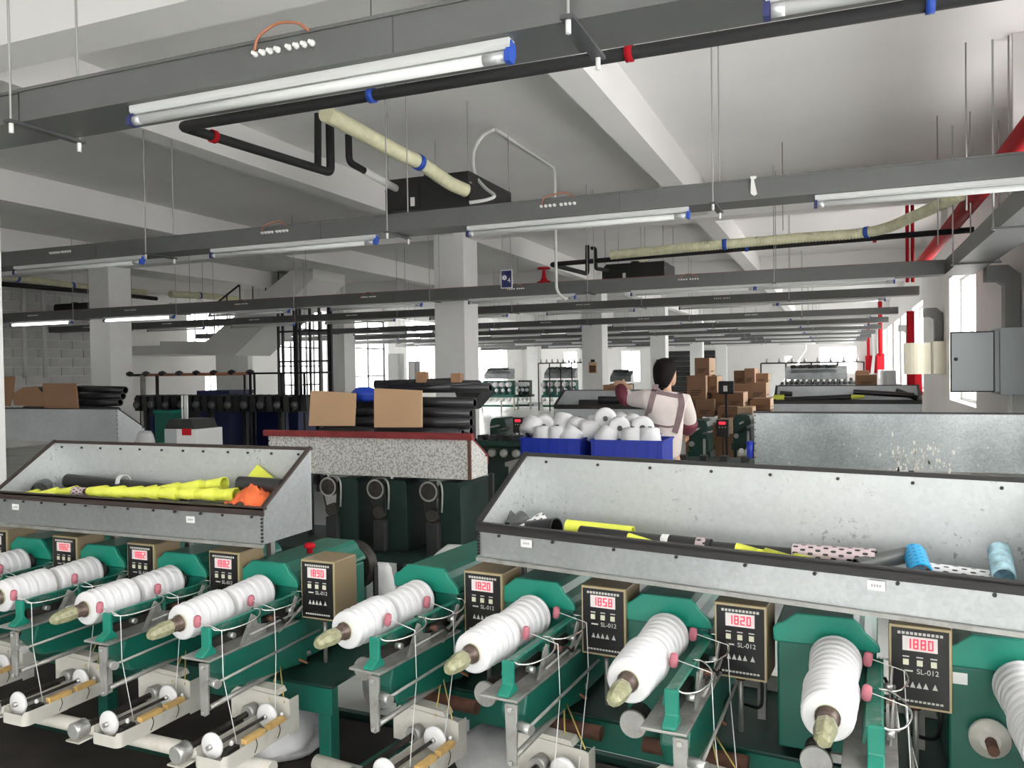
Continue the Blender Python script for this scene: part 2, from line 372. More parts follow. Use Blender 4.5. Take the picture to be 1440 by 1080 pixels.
# bare block courses in the left wall
wl = [o for o in bpy.data.objects if o.name == 'wall_left'][0]
blk = None
for r in range(15):
    for k in range(6):
        y0 = 11.9+k*.62-(.31 if r % 2 else 0)
        if blk is None: blk = B().box(-.02, .0, 0, .605, 0, .2).build('block', 'block', wl); o = blk
        else: o = inst(blk, wl)
        o.location = (XL+.045+random.uniform(-.006, .006), y0, .55+r*.215)
# columns
CX, CY = (-5.69, -12.85), (3.25, 10.95, 18.5, 26., 33.5, 41.)
for x in CX:
    for y in CY:
        e = struct(empty('column', (x+.25, y+.25, 0))); e['label'] = 'white painted square concrete column'
        B().box(-.25, .25, -.25, .25, 0, ZC).build('shaft', 'column_paint', e, bevel=.008)
        B().box(-.255, .255, -.255, .255, 0, .16).build('skirting', 'panel_grey', e)
# beams: main beams across at the column lines, lighter ones along the hall
for y in (3.4, 11.05, 18.6, 26.1, 33.6, 41.): struct(B().box(XL, XW, y, y+.3, 3.6, ZC).build('trim_beam', 'ceiling_paint'))
for x in (-1.85, -5.57, -9.15, -12.7, -16.): struct(B().box(x, x+.25, -8, YB, 3.64, ZC).build('trim_beam', 'ceiling_paint'))
# staircase in the left back corner
e = empty('staircase', (-14., 15.6, 0), 0, 'white concrete staircase rising to the right in the left back corner', 'staircase')
yS = 15.6
sp = [aty(225, 497, yS), aty(330, 500, yS), aty(440, 392, yS), aty(440, 355, yS), aty(340, 436, yS), aty(290, 480, yS), aty(225, 480, yS)]
b = B((14., -15.6, 0)); b.prism([(p.x, p.z) for p in sp], 'y', yS, yS+1.3); b.build('flight', 'plaster', e)
lp = aty(228, 497, yS)
b = B((14., -15.6, 0)); b.box(lp.x-1.6, lp.x+.3, yS+.02, yS+2.4, lp.z-.02, lp.z+.2); b.build('landing', 'plaster', e)
b = B((14., -15.6, 0)); b.box(aty(243, 500, yS).x, aty(290, 500, yS).x, yS+1.5, yS+1.7, 0, lp.z-.02); b.build('pier', 'column_paint', e)
for k in range(7):
    p = aty(300+18*k, 478-14*k, yS); B((14., -15.6, 0)).cyl((p.x, yS+.05, p.z-.1), (p.x, yS+.05, p.z+.85), .015, n=6).build('baluster', 'frame_black', e)
p, q = aty(300, 478, yS), aty(425, 380, yS)
B((14., -15.6, 0)).tube([(p.x, yS+.05, p.z+.85), (q.x, yS+.05, q.z+.85)], .025).build('handrail', 'frame_black', e)

# ================================================================== overhead services
TRAYS = [2.28, 5.16, 10.2, 13.3, 17.9, 21.4, 25.2, 29., 33., 37.5]
TL = {0: 'nearest', 1: 'second', 2: 'third', 3: 'fourth', 4: 'fifth', 5: 'sixth', 6: 'seventh', 7: 'eighth', 8: 'ninth', 9: 'farthest'}
LX = [-.18-2.3*k for k in range(8)]
rodsrc = {}
def rodpart(L, parent, loc, r=.005):
    k = (round(L, 2), r)
    if k not in rodsrc: o = rodsrc[k] = B().cyl((0, 0, 0), (0, 0, L), r, n=6, caps=False).build('hanger_rod', 'rod_steel', parent); o.location = loc; return o
    return inst(rodsrc[k], parent, loc)
gland = None; lightsrc = None
for i, Y in enumerate(TRAYS):
    x0 = -3.03 if i == 0 else -16.9; x1 = 1.72 if i == 0 else (1.09 if i == 1 else 1.095)
    z0, z1 = (2.60, 2.76) if i == 2 else (2.62, 2.75); D = .25
    e = empty('cable_tray', (x0, Y, z0), 0, 'dark grey metal cable tray crossing the hall, %s from the camera' % TL[i], 'cable tray', 'cable trays under the ceiling')
    B((-x0, -Y, -z0)).box(x0, x1, Y, Y+D, z0, z1-.012).build('channel', 'tray_grey', e)
    B((-x0, -Y, -z0)).box(x0-.005, x1, Y-.006, Y+D+.006, z1-.012, z1).build('cover', 'tray_grey', e)
    if i == 0:    # the tray carries on past its coupling at the left
        B((-x0, -Y, -z0)).box(-7, x0-.012, Y+.004, Y+D-.004, z0+.004, z1-.014).build('channel', 'tray_grey', e)
        B((-x0, -Y, -z0)).box(-7, x0-.012, Y, Y+D, z1-.012, z1).build('cover', 'tray_grey', e)
    src = None
    for k in range(8 if i else 3):
        X = -.72-2.32*k
        if X < x0-.02: break
        br = B().box(-.02, .02, -.05, D+.05, -.012, -.001).build('bracket', 'tray_dark', e) if src is None else inst(src, e)
        src = src or br; br.location = (X-x0, 0, 0)
        if 1:
            for yy in (-.03, D+.03): rodpart(ZC-z0+.04, e, (X-x0, yy, -.04))
            if i < 3:
                for yy in (-.03, D+.03):
                    B().cyl((X-x0, yy, -.05), (X-x0, yy, .0), .009, n=6).build('nut', 'white_gland', e)
        if i < 6:
            B().box(X-x0-.6, X-x0-.596, -.002, 0, 0, z1-z0-.012).build('joint', 'tray_dark', e)
        if i < 5:
            gx = X-1.02-x0
            for g in range(8):
                if gland is None:
                    gland = B().lathe([(0, .011), (.4, .011), (.42, .008), (1, .007)], (0, 0, 0), (0, -.022, 0), 10).build('cable_gland', 'white_gland', e); o = gland
                else: o = inst(gland, e)
                o.location = (gx+(g-3.5)*.031+(.008 if g > 3 else -.008), 0, (z1-z0)*.62)
            if i < 3 and k < 4 and not (i == 1 and k == 2):
                B().tube(smooth([(gx-.11, -.02, .085), (gx-.09, -.02, .13), (gx-.02, -.012, .165 if i != 1 else .15), (gx+.06, -.01, .155), (gx+.11, -.015, .12)]), .005, 6).build('orange_cable', 'orange_cable', e)
# fluorescent battens under the trays
def batten():
    e = empty('fluorescent_batten', (0, 0, 0))
    B().prism([(0, .035), (0, .014), (.01, .004), (.036, .004), (.045, .014), (.045, .035)], 'x', 0, 1.55).build('batten', 'white_enamel', e)
    B().cyl((.03, .012, -.020), (1.50, .012, -.020), .0175, n=14).build('tube', 'tube_off', e)
    for s in (0, 1):
        x = -.006 if s == 0 else 1.536
        B().prism([(-.01, -.040), (.03, -.040), (.048, -.01), (.048, .022), (.01, .03), (.006, .002), (-.008, -.004)], 'x', x, x+.018).build('end_clip', 'blue_clip' if s else 'navy', e)
        B().cyl((.014 if s == 0 else 1.46, .012, -.020), (.05 if s == 0 else 1.536, .012, -.020), .0182, n=14).build('end_cap', 'alu', e)
    return e
bat = batten(); first = True
ORD = ['rightmost', 'second from the right', 'third from the right', 'fourth from the right', 'fifth from the right', 'sixth from the right', 'seventh from the right', 'leftmost']
KID[bat.name] = kids(bat)
for i, Y in enumerate(TRAYS):
    for k, X in enumerate(LX):
        if i == 0 and k > 1: continue
        if i == 1 and k > 3: continue
        if i > 6 and k > 5: continue
        if X < -16: continue
        o = bat if first else copy_tree(bat); first = False
        o.location = (X+(.05 if i % 2 else 0)-(.78 if k == 0 and i > 1 else 0), Y+.03, (2.60 if i == 2 else 2.62)-.036)
        lit = i == 2 and k >= 5
        tag(o, '%swhite fluorescent batten under the %s cable tray, %s' % ('lit ' if lit else '', TL[i], ORD[k]), 'light', 'fluorescent battens')
        if lit:
            for c in kids(o):
                if c.name.startswith('tube'): c.data = c.data.copy(); c.data.materials[0] = MATS['tube_lit']
# tray along the right wall, and the elbows down to the panels
e = empty('cable_tray', (1.1, 10.2, 2.60), 0, 'grey cable tray running along the right wall towards the camera', 'cable tray', 'cable trays under the ceiling')
B((-1.1, -10.2, -2.6)).box(1.1, 1.42, 3.2, 10.44, 2.60, 2.76).build('channel', 'tray_grey', e)
for y in (4.6, 6.9, 9.2):
    B((-1.1, -10.2, -2.6)).box(1.04, 1.48, y-.02, y+.02, 2.585, 2.599).build('bracket', 'tray_dark', e)
    for x in (1.06, 1.46): rodpart(1.4, e, (x-1.1, y-10.2, -.02), .007)
def elbow(Y, lab, z0, zt=2.62):
    e = empty('wall_duct', (XW-.1, Y, z0), 0, lab, 'duct')
    P = [(1.43, zt-.16), (1.43, zt), (XW-.12, zt), (XW-.01, zt-.1), (XW-.01, z0), (XW-.15, z0), (XW-.15, zt-.2), (XW-.21, zt-.16)]
    B((-(XW-.1), -Y, -z0)).prism(P, 'y', Y-.1, Y+.1).build('elbow', 'tray_grey', e)
elbow(9.85, 'dark grey duct elbow dropping down to the open grey panel', 1.965)
elbow(16.6, 'grey duct elbow dropping to the cream panel box', 2.01)
elbow(23.4, 'small far grey duct elbow on the right wall', 1.9)
# black insulated pipe with its drop to the first air handler
def pipe(name, pts, r, m, lab, cat, n=12, cl=(), grp=None):
    o = Vector(pts[0]); e = empty(name, o, 0, lab, cat, grp)
    B(-o).tube(pts, r, n).build('pipe_run', m, e)
    for p, d, c in cl: B(-o).cyl(Vector(p)-Vector(d)*.02, Vector(p)+Vector(d)*.02, (r if not isinstance(r, list) else max(r))*1.3, n=14).build('clamp', c, e)
    return e
def bend(pts, rad=.06, n=4):
    P = [Vector(p) for p in pts]; out = [P[0]]
    for i in range(1, len(P)-1):
        a = (P[i-1]-P[i]).normalized()*rad; c = (P[i+1]-P[i]).normalized()*rad
        for k in range(n+1): t = k/n; out.append((P[i]+a)*(1-t)**2+P[i]*2*t*(1-t)+(P[i]+c)*t*t)
    return out+[P[-1]]
pc = atz(255, 178, 3.3); pf = atz(465, 243, 3.3); pv = aty(456, 165, pf.y)
pipe('insulated_pipe', bend([(1.74, pc.y, 3.3), (pc.x, pc.y, 3.3), (pf.x, pf.y, 3.3), (pf.x, pf.y, pv.z)], .05), .036, 'black_foam', 'black foam-insulated pipe parallel to the nearest cable tray', 'pipe',
     cl=[((aty(523, 140, pc.y).x, pc.y, 3.3), (1, 0, 0), 'blue_clip'), ((aty(885, 80, pc.y).x, pc.y, 3.3), (1, 0, 0), 'red_paint'), ((aty(1308, 4, pc.y).x, pc.y, 3.3), (1, 0, 0), 'blue_clip'), (pc.lerp(pf, .18), (pf-pc).normalized(), 'red_paint')])
for x in (523, 885, 1308):
    p = aty(x, 100, pc.y)
    o = B().cyl((0, 0, 0), (0, 0, .75), .004, n=6).build('pipe_hanger', 'rod_steel'); o.location = (p.x, pc.y, 3.25)
    tag(o, 'thin steel hanger rod of the black pipe at its %s' % {523: 'left blue clamp', 885: 'red clamp', 1308: 'right blue clamp'}[x], 'rod', 'pipe hangers')
q = aty(450, 180, 5.5)
pipe('insulated_pipe', bend([aty(447, 160, 5.7), aty(447, 237, 5.7)], .03), .03, 'black_foam', 'short black insulated riser beside the pale hose end', 'pipe')
pipe('insulated_pipe', bend([aty(490, 190, 5.9), aty(491, 228, 5.9), aty(512, 240, 6.1)], .05), .03, 'black_foam', 'short black insulated bend feeding the white stub of the air handler', 'pipe')
pipe('drain_stub', [aty(512, 240, 6.1), aty(562, 268, 6.6)], .034, 'conduit_white', 'white pipe stub entering the left end of the near air handler', 'pipe')
def hose(pts, r, lab, cl=()):
    P = smooth(pts, 10); L = sum((P[i+1]-P[i]).length for i in range(len(P)-1)); n = int(L/.012); out = []; acc = 0; k = 0
    # resample evenly and rib it
    d = [0]
    for i in range(len(P)-1): d.append(d[-1]+(P[i+1]-P[i]).length)
    for j in range(n+1):
        t = L*j/n
        while k < len(d)-2 and d[k+1] < t: k += 1
        f = (t-d[k])/(d[k+1]-d[k]); out.append(P[k].lerp(P[k+1], min(max(f, 0), 1)))
    o = out[0].copy(); e = empty('ribbed_hose', o, 0, lab, 'hose')
    B(-o).tube(out, [r*(1.05, 1.0, .90)[j % 3] for j in range(len(out))], 14).build('hose_body', 'pale_hose', e)
    for f in cl:
        j = int(f*(len(out)-1)); t = (out[min(j+1, len(out)-1)]-out[max(j-1, 0)]).normalized()
        B(-o).cyl(out[j]-t*.025, out[j]+t*.025, r*1.15, n=16).build('clamp', 'blue_clip', e)
hose([aty(458, 160, 4.75), aty(500, 182, 5.1), aty(560, 215, 5.7), aty(592, 230, 6.0), aty(630, 256, 6.3), aty(655, 268, 6.5)], .058, 'pale ribbed hose running down to the near black air handler', (.68,))
# air handlers
def handler(x0, x1, y0, y1, z0, z1, lab, rods=True):
    e = empty('air_handler', (x0, y0, z0), 0, lab, 'air handler', 'air handlers under the ceiling'); W, D, H = x1-x0, y1-y0, z1-z0
    B().prism([(0, 0), (W*.55, 0), (W, 0), (W, H), (.04, H), (0, H-.04)], 'y', 0, D).build('casing', 'ac_black', e, bevel=.01)
    B().box(.05, W*.42, -.02, 0, .04, H-.05).build('access_panel', 'rubber', e)
    B().box(W*.32, W*.37, -.024, -.02, .06, .14).build('rating_label', 'paper', e)
    B().cyl((W*.5, .1, H), (W*.5, .1, H+.03), .07, n=14).build('spigot', 'ac_black', e)
    B().box(-.06, 0, .1, D-.1, .03, H-.06).build('filter_box', 'ac_black', e)
    for a, c in ((0.02, .02), (W-.02, .02), (.02, D-.02), (W-.02, D-.02)):
        rodpart(ZC-z1+.1, e, (a, c, H-.1))
        B().box(a-.03, a+.03, c-.015, c+.015, H-.11, H-.1).build('lug', 'rod_steel', e)
handler(-3.9, -3.04, 6.56, 7.56, 3.05, 3.38, 'black ceiling air handler behind the second cable tray')
handler(-3.6, -2.6, 13., 13.9, 3.02, 3.32, 'black ceiling air handler above the fourth cable tray')
handler(-16.6, -15.5, 13.2, 14.2, 2.95, 3.25, 'black ceiling air handler far left behind the white column')
# white flexible cable loop and conduit at the air handler
pl = [aty(x, y, Y) for x, y, Y in ((695, 182, 7.0), (678, 192, 7.0), (666, 215, 6.9), (668, 245, 6.8), (682, 264, 6.7), (695, 275, 6.6), (684, 281, 6.55), (660, 285, 6.5))]
pipe('flex_cable', smooth(pl), .016, 'conduit_white', 'looping white flexible cable hanging beside the near air handler', 'cable', 8)
a, c = atz(697, 182, 3.975), atz(780, 236, 3.975)
pipe('conduit', bend([a, c, (c.x, c.y, 2.5), (c.x+.12, c.y, 2.42)], .1), .018, 'conduit_white', 'white conduit along the ceiling dropping past the second cable tray', 'conduit', 8)
# second bay: hose, pipe, valve, sign
hose([(-2.75, 10.3, 3.08), (-1.6, 10.1, 3.08), (-.5, 10.1, 3.1), (.35, 10.0, 3.1), (.75, 9.5, 3.16), (1.1, 8.85, 3.22)], .058, 'long pale ribbed hose above the third cable tray', (.33, .68))
hose([(-3.05, 13.2, 3.42), (-2.95, 12.9, 3.38), (-2.75, 12.4, 3.3), (-2.7, 11.5, 3.2)], .05, 'short pale ribbed hose on top of the second air handler', (.5,))
hose([atx(0, 388, -15.5), atx(60, 396, -15.5), atx(118, 404, -15.5), atx(205, 412, -15.5)], .075, 'pale ribbed hose at the far left above the block wall', (.1, .45, .8))
hose([atx(240, 414, -15.2), atx(285, 416, -15.2), atx(335, 421, -15.2)], .08, 'short pale ribbed hose on the far left air handler', (.4,))
pl = bend([atz(1370, 323, 3.1), atz(775, 372, 3.1), aty(826, 385, 12.2), aty(826, 345, 12.2)], .06)
pipe('insulated_pipe', pl, .034, 'black_foam', 'black insulated pipe above the third cable tray', 'pipe', cl=[(atz(1050, 349, 3.1), (1, 0, 0), 'blue_clip'), (atz(1230, 336, 3.1), (1, 0, 0), 'red_paint')])
pipe('insulated_pipe', bend([aty(831, 349, 12.2), aty(837, 349, 12.2), aty(838, 378, 12.2), aty(855, 380, 12.4)], .03), .028, 'black_foam', 'thin black insulated goose-neck pipe by the second air handler', 'pipe')
pipe('insulated_pipe', [atx(0, 399, -15.3), atx(125, 410, -15.3), atx(220, 420, -15.3)], .05, 'black_foam', 'black insulated pipe at the far left under the pale hose', 'pipe')
fm = pipe('fire_pipe', bend([(XW-.005, 5.5, 3.2), (1.22, 5.5, 3.2), (1.22, 15.5, 3.2)], .16, 6), .085, 'red_paint', 'thick red fire main running along the right wall', 'pipe', 16)
for y in (6.9, 11.4): B((-(XW-.005), -5.5, -3.2)).box(1.185, 1.255, y-.02, y+.02, 3.28, ZC).build('strut', 'conduit_white', fm)
pipe('fire_pipe', [(-16.9, 10.56, 2.775), (1.05, 10.56, 2.775)], .03, 'red_paint', 'thin red sprinkler pipe on top of the third cable tray', 'pipe')
for k, (x, y) in enumerate(((.93, 13.2), (1.0, 13.2))): pipe('fire_pipe', [(x, y, 2.8), (x, y, ZC)], .025, 'red_paint', 'thin red vertical pipe drop, %s one of the pair beside the fire main' % ('left', 'right')[k], 'pipe')
vp = aty(765, 400, 10.56)
e = empty('stop_valve', (vp.x, 10.56, 2.775), 0, 'red stop valve with handwheel standing on the thin red pipe', 'valve')
B().lathe([(0, .05), (.2, .06), (.45, .03), (.8, .022), (1, .012)], (0, 0, 0), (0, 0, .22), 12).build('bonnet', 'red_paint', e)
B().lathe([(0, .085), (.5, .095), (1, .085)], (0, 0, .21), (0, 0, .235), 16).build('handwheel', 'red_paint', e)
B().cyl((-.09, 0, 0), (.09, 0, 0), .05, n=12).build('valve_body', 'red_paint', e)
s0, s1 = aty(704, 380, 9.9), aty(720.5, 405, 9.9)
e = empty('hanging_sign', (s0.x, 9.9, s1.z), 0, 'small navy sign with a white disc and the number 4 hung over the third tray', 'sign')
W, H = s1.x-s0.x, s0.z-s1.z
B().box(0, W, 0, .012, 0, H).build('board', 'paper', e)
B().box(.012, W-.012, -.002, 0, .012, H-.012).build('face', 'navy', e)
B().cyl((W*.33, -.002, H*.58), (W*.33, -.005, H*.58), W*.2, n=20).build('disc', 'paper', e)
text('4', W*.55, 'numeral', 'paper', e, (W*.72, -.004, H*.42), (PI/2, 0, 0))
text('1', W*.3, 'numeral', 'red_paint', e, (W*.33, -.006, H*.58), (PI/2, 0, 0))
for x in (.02, W-.02): rodpart(ZC-s0.z, e, (x, .006, H), .003)
# plain hanger rods that hold pipework elsewhere
for k, (x, y) in enumerate(((1358, 60), (1418, 50), (1318, 163), (1364, 157), (1100, 200))):
    p = atz(x, y, ZC); L = 1.25 if k < 4 else .95
    o = B().cyl((0, 0, -L), (0, 0, 0), .006, n=6).build('hanger_rod', 'rod_steel'); o.location = p
    tag(o, 'thin hanger rod in the ceiling by the right wall, %s' % ('near left', 'near right', 'far left', 'far right', 'farthest from the wall')[k], 'rod', 'ceiling rods at the right')
p = aty(1057, 262, 5.15)
e = empty('plastic_clip', (p.x, 5.155, p.z), .2, 'white plastic clip dangling on the face of the second cable tray', 'clip')
B().prism([(-.012, .06), (.03, .06), (.025, .045), (.012, .04), (.03, -.05), (.012, -.06), (-.01, -.045), (-.004, .04)], 'y', -.012, -.002).build('clip_body', 'conduit_white', e)

for k, (x, y0, y1) in enumerate(((32, 384, 531), (60, 386, 531), (240, 372, 430))):
    X = XL+.35; a = atx(x, y0, X); c = atx(x, y1, X)
    o = B().cyl((0, 0, 0), (0, 0, min(3.6, a.z)-c.z), .05, n=10).build('wall_pipe', 'conduit_white'); o.location = (X, a.y, c.z)
    tag(o, 'white vertical pipe on the far left wall, %s' % ('nearest the photo edge', 'beside the white column', 'by the staircase')[k], 'pipe', 'white wall pipes')
# ================================================================== the two winding machines in front
ZT = .55                                   # table height
ROW = {'R': (.1156, Vector((-.1245, 2.2862, 0)), 0.), 'L': (.0204, Vector((-1.9863, 2.3677, 0)), -.018)}
def rowp(m, u, v, z=0.):
    t, p, dz = ROW[m]; return p+Vector((math.cos(t), -math.sin(t), 0))*u+Vector((math.sin(t), math.cos(t), 0))*v+Vector((0, 0, z))
OUT = [(-.058, .868), (-.060, .893), (-.052, .905), (-.034, .913), (-.018, .926), (0, .94), (.143, .94), (.158, .928), (.170, .908), (.188, .893), (.200, .880), (.204, .868)]
def head_parts(e, q, cw=True, dz=0., pv=(-.29, -.06)):
    o = (0, 0, -ZT+dz)
    b = B(o); b.prism([(-.05, .862)]+[(x*.97+.002, z-.003) for x, z in OUT]+[(.196, .862)], 'y', .004, .43); b.build('cover', 'green', e, bevel=.004)
    b = B(o); b.prism([(-.056, .858)]+OUT+[(.204, .858)], 'y', -.012, .003); b.build('cover_plate', 'green_bright', e, bevel=.004)
    b = B(o); b.prism([(-.05, .57-dz), (.195, .57-dz), (.195, .8575), (-.05, .8575)], 'y', -.004, .42); b.build('housing', 'green', e, bevel=.006)
    U, Z = q, .842
    B(o).cyl((U, .0, Z), (U, -.45, Z), .0125, n=12).build('spindle', 'steel', e)
    B(o).lathe([(0, .034), (.5, .034), (.55, .026), (1, .024)], (U, -.004, Z), (U, -.034, Z), 20).build('flange', 'dark_iron', e)
    # spindle nose bandaged with tape
    B(o).lathe([(0, .019), (.08, .0235), (.35, .0245), (.6, .022), (.85, .019), (1, .011)], (U, -.462, Z), (U-.003, -.545, Z-.005), 8, sm=False).build('nose', 'nose_wrap', e)
    B(o).lathe([(0, .0265), (.3, .0255), (.32, .022), (.8, .021), (1, .018)], (U, -.418, Z), (U, -.468, Z), 14).build('collar', 'nose_dark', e)
    # traverse arm beside the yarn
    b = B(o); b.prism([(.168, .80), (.175, .836), (.206, .846), (.21, .842), (.181, .832), (.175, .80)], 'y', -.43, -.01); b.build('arm_rail', 'green_worn', e)
    for v in (-.445, -.225, -.02):
        b = B(o); b.prism([(v, .845), (v+.012, .845), (v+.012, .79), (v+.03, .768), (v+.03, .76), (v-.028, .76), (v-.028, .768), (v, .785)], 'x', .178, .212); b.build('arm_bracket', 'green_bright' if v < -.4 else 'green_worn', e, bevel=.003)
    b = B(o); b.box(.128, .238, -.475, -.05, .752, .7595); b.build('bracket_plate', 'worn_steel', e, bevel=.002)
    b = B(o); b.prism([(-.40, .752), (-.42, .70), (-.38, .64), (-.05, .60), (.0, .60), (.0, .752)], 'x', .158, .232); b.build('arm_body', 'green', e, bevel=.006)
    b = B(o); b.box(.182, .2, -.42, -.05, .775, .80); b.build('arm_slide', 'dark_iron', e)
    for k, v in enumerate((-.335, -.115)):
        v0, v1 = v-.095, v+.10; w = pv[k]-.012
        b = B(o); b.tube(smooth([(.205, v0, .842), (.222, v0+.004, .835), (.25, v0+.03, .834), (.266, v-.0, .836), (.255, v+.06, .84), (.225, v1, .846), (.2, v1, .848)], 5), .0026, 6); b.build('wire_guide', 'wire', e)
        b = B(o); b.lathe([(0, .007), (.1, .010), (.5, .0115), (.9, .010), (1, .006)], (q+.074, pv[k], .838), (q+.078, pv[k], .874), 8); b.build('felt_pad', 'pink', e)
        b = B(o); b.tube([(q+.082, pv[k], .858), (.258, w, .842), (.264, w-.004, .70), (.325 if k else .322, -.455 if k == 0 else -.29, .508)], .0014, 5); b.build('thread', 'thread', e)
        b = B(o); b.bar((.232, v+.06, .842), (.22, v-.02, .70), .004, .014); b.build('guide_lever', 'worn_steel', e)
    for zz, r, u, v0 in ((.612, .0085, .225, -.465), (.70, .0045, .272, -.49), (.785, .004, .24, -.3)):
        B(o).cyl((u, v0, zz), (u-.008, .03, zz+.004), r, n=8).build('rod', 'worn_steel', e)
    b = B(o); b.prism([(.207, .752), (.243, .752), (.239, .60), (.225, .592), (.211, .60)], 'y', -.486, -.477); lv = b.build('lever', 'worn_steel', e, bevel=.002)
    for zz in (.742, .605): B(o).cyl((.225, -.486, zz), (.225, -.494, zz), .006, n=8).build('bolt', 'steel', lv)
    B(o).cyl((.245, -.475, .70), (.285, -.49, .70), .013, n=10).build('clamp', 'steel', e)
    b = B(o); b.prism([(-.30, .76), (-.27, .83), (-.25, .83), (-.24, .80), (-.2, .79), (-.2, .76)], 'x', .216, .222); b.build('cam_plate', 'worn_steel', e)
    b = B(o); b.tube(smooth([(.216, -.2, .785), (.235, -.16, .80), (.24, -.12, .775), (.225, -.07, .79), (.215, -.02, .80)]), .004, 6); b.build('link_wire', 'dark_iron', e)
    for v in (-.36, -.18, -.08): B(o).cyl((.21, v, .80), (.232, v, .80), .009, n=8).build('pivot_bolt', 'rust' if v == -.18 else 'steel', e)
    b = B(o); b.lathe([(i/24, .0045 if i % 2 else .006) for i in range(25)], (.228, -.15, .745), (.236, -.03, .80), 6); b.build('return_spring', 'worn_steel', e)
    b = B(o); b.tube(smooth([(.18, .0, .66), (.22, -.05, .63), (.24, -.02, .60), (.2, .03, .58)]), .004, 6); b.build('loose_wire', 'orange_cable', e)
    for k, (u1, v1) in enumerate(((.27, -.25), (.33, -.25))): B(o).tube([(.215, -.13, .64), (u1, v1, .56)], .0022, 5).build('cord', 'cord_yellow', e)
    B(o).cyl((.02, -.075, .527-dz), (.31, -.075, .527-dz), .022, n=14).build('drive_shaft', 'rust', e)
    if not cw:
        b = B(o); b.tube(smooth([(-.02, -.01, .64), (-.06, -.07, .60), (-.12, -.06, .585), (-.16, .02, .60)]), .0035, 6); b.build('loose_wire', 'cord_yellow', e)
    if cw:
        B(o).cyl((.07, -.335, .70), (.07, -.27, .70), .03, n=20).build('weight_drum', 'dark_iron', e)
        B(o).lathe([(0, .034), (.6, .036), (1, .033)], (.07, -.343, .70), (.07, -.33, .70), 24).build('weight_disc', 'worn_steel', e)
        B(o).bar((.09, -.30, .70), (.17, -.30, .70), .012, .02).build('weight_arm', 'worn_steel', e)
pk = {}
def package(m, p, rz, lab, front):
    # ridged cheese of white yarn on a pale core, axis along local Y
    k = front
    if k not in pk:
        L = .181; n = 44; pr = []
        for i in range(n+1):
            t = i/n; r = (.0545+.0090*t if front else .0540+.0090*t)
            r += .0011*math.sin(t*PI*2*(6.3 if front else 5.7))+.0006*math.sin(t*PI*2*11.3+1)+random.uniform(-.0004, .0004)
            if i == 0: r -= .007
            if i == 1: r -= .0015
            if i == n: r -= .016
            if i == n-1: r -= .007
            if i == n-2: r -= .0025
            pr.append((t, r))
        pk[k] = ([(0, .026)]+pr+[(1, .026)], L)
    pr, L = pk[k]; e = empty('yarn_package', p, rz, lab, 'yarn package', 'white yarn packages on the spindles')
    b = B(); b.lathe(pr, (0, 0, 0), (0, L, 0), 36, caps=False); b.build('yarn_winding', 'yarn', e)
    b = B(); b.lathe([(0, .0275), (.02, .0275), (.98, .0275), (1, .0275)], (0, -.006, 0), (0, L+.008, 0), 20, caps=False); b.build('core_tube', 'core', e)
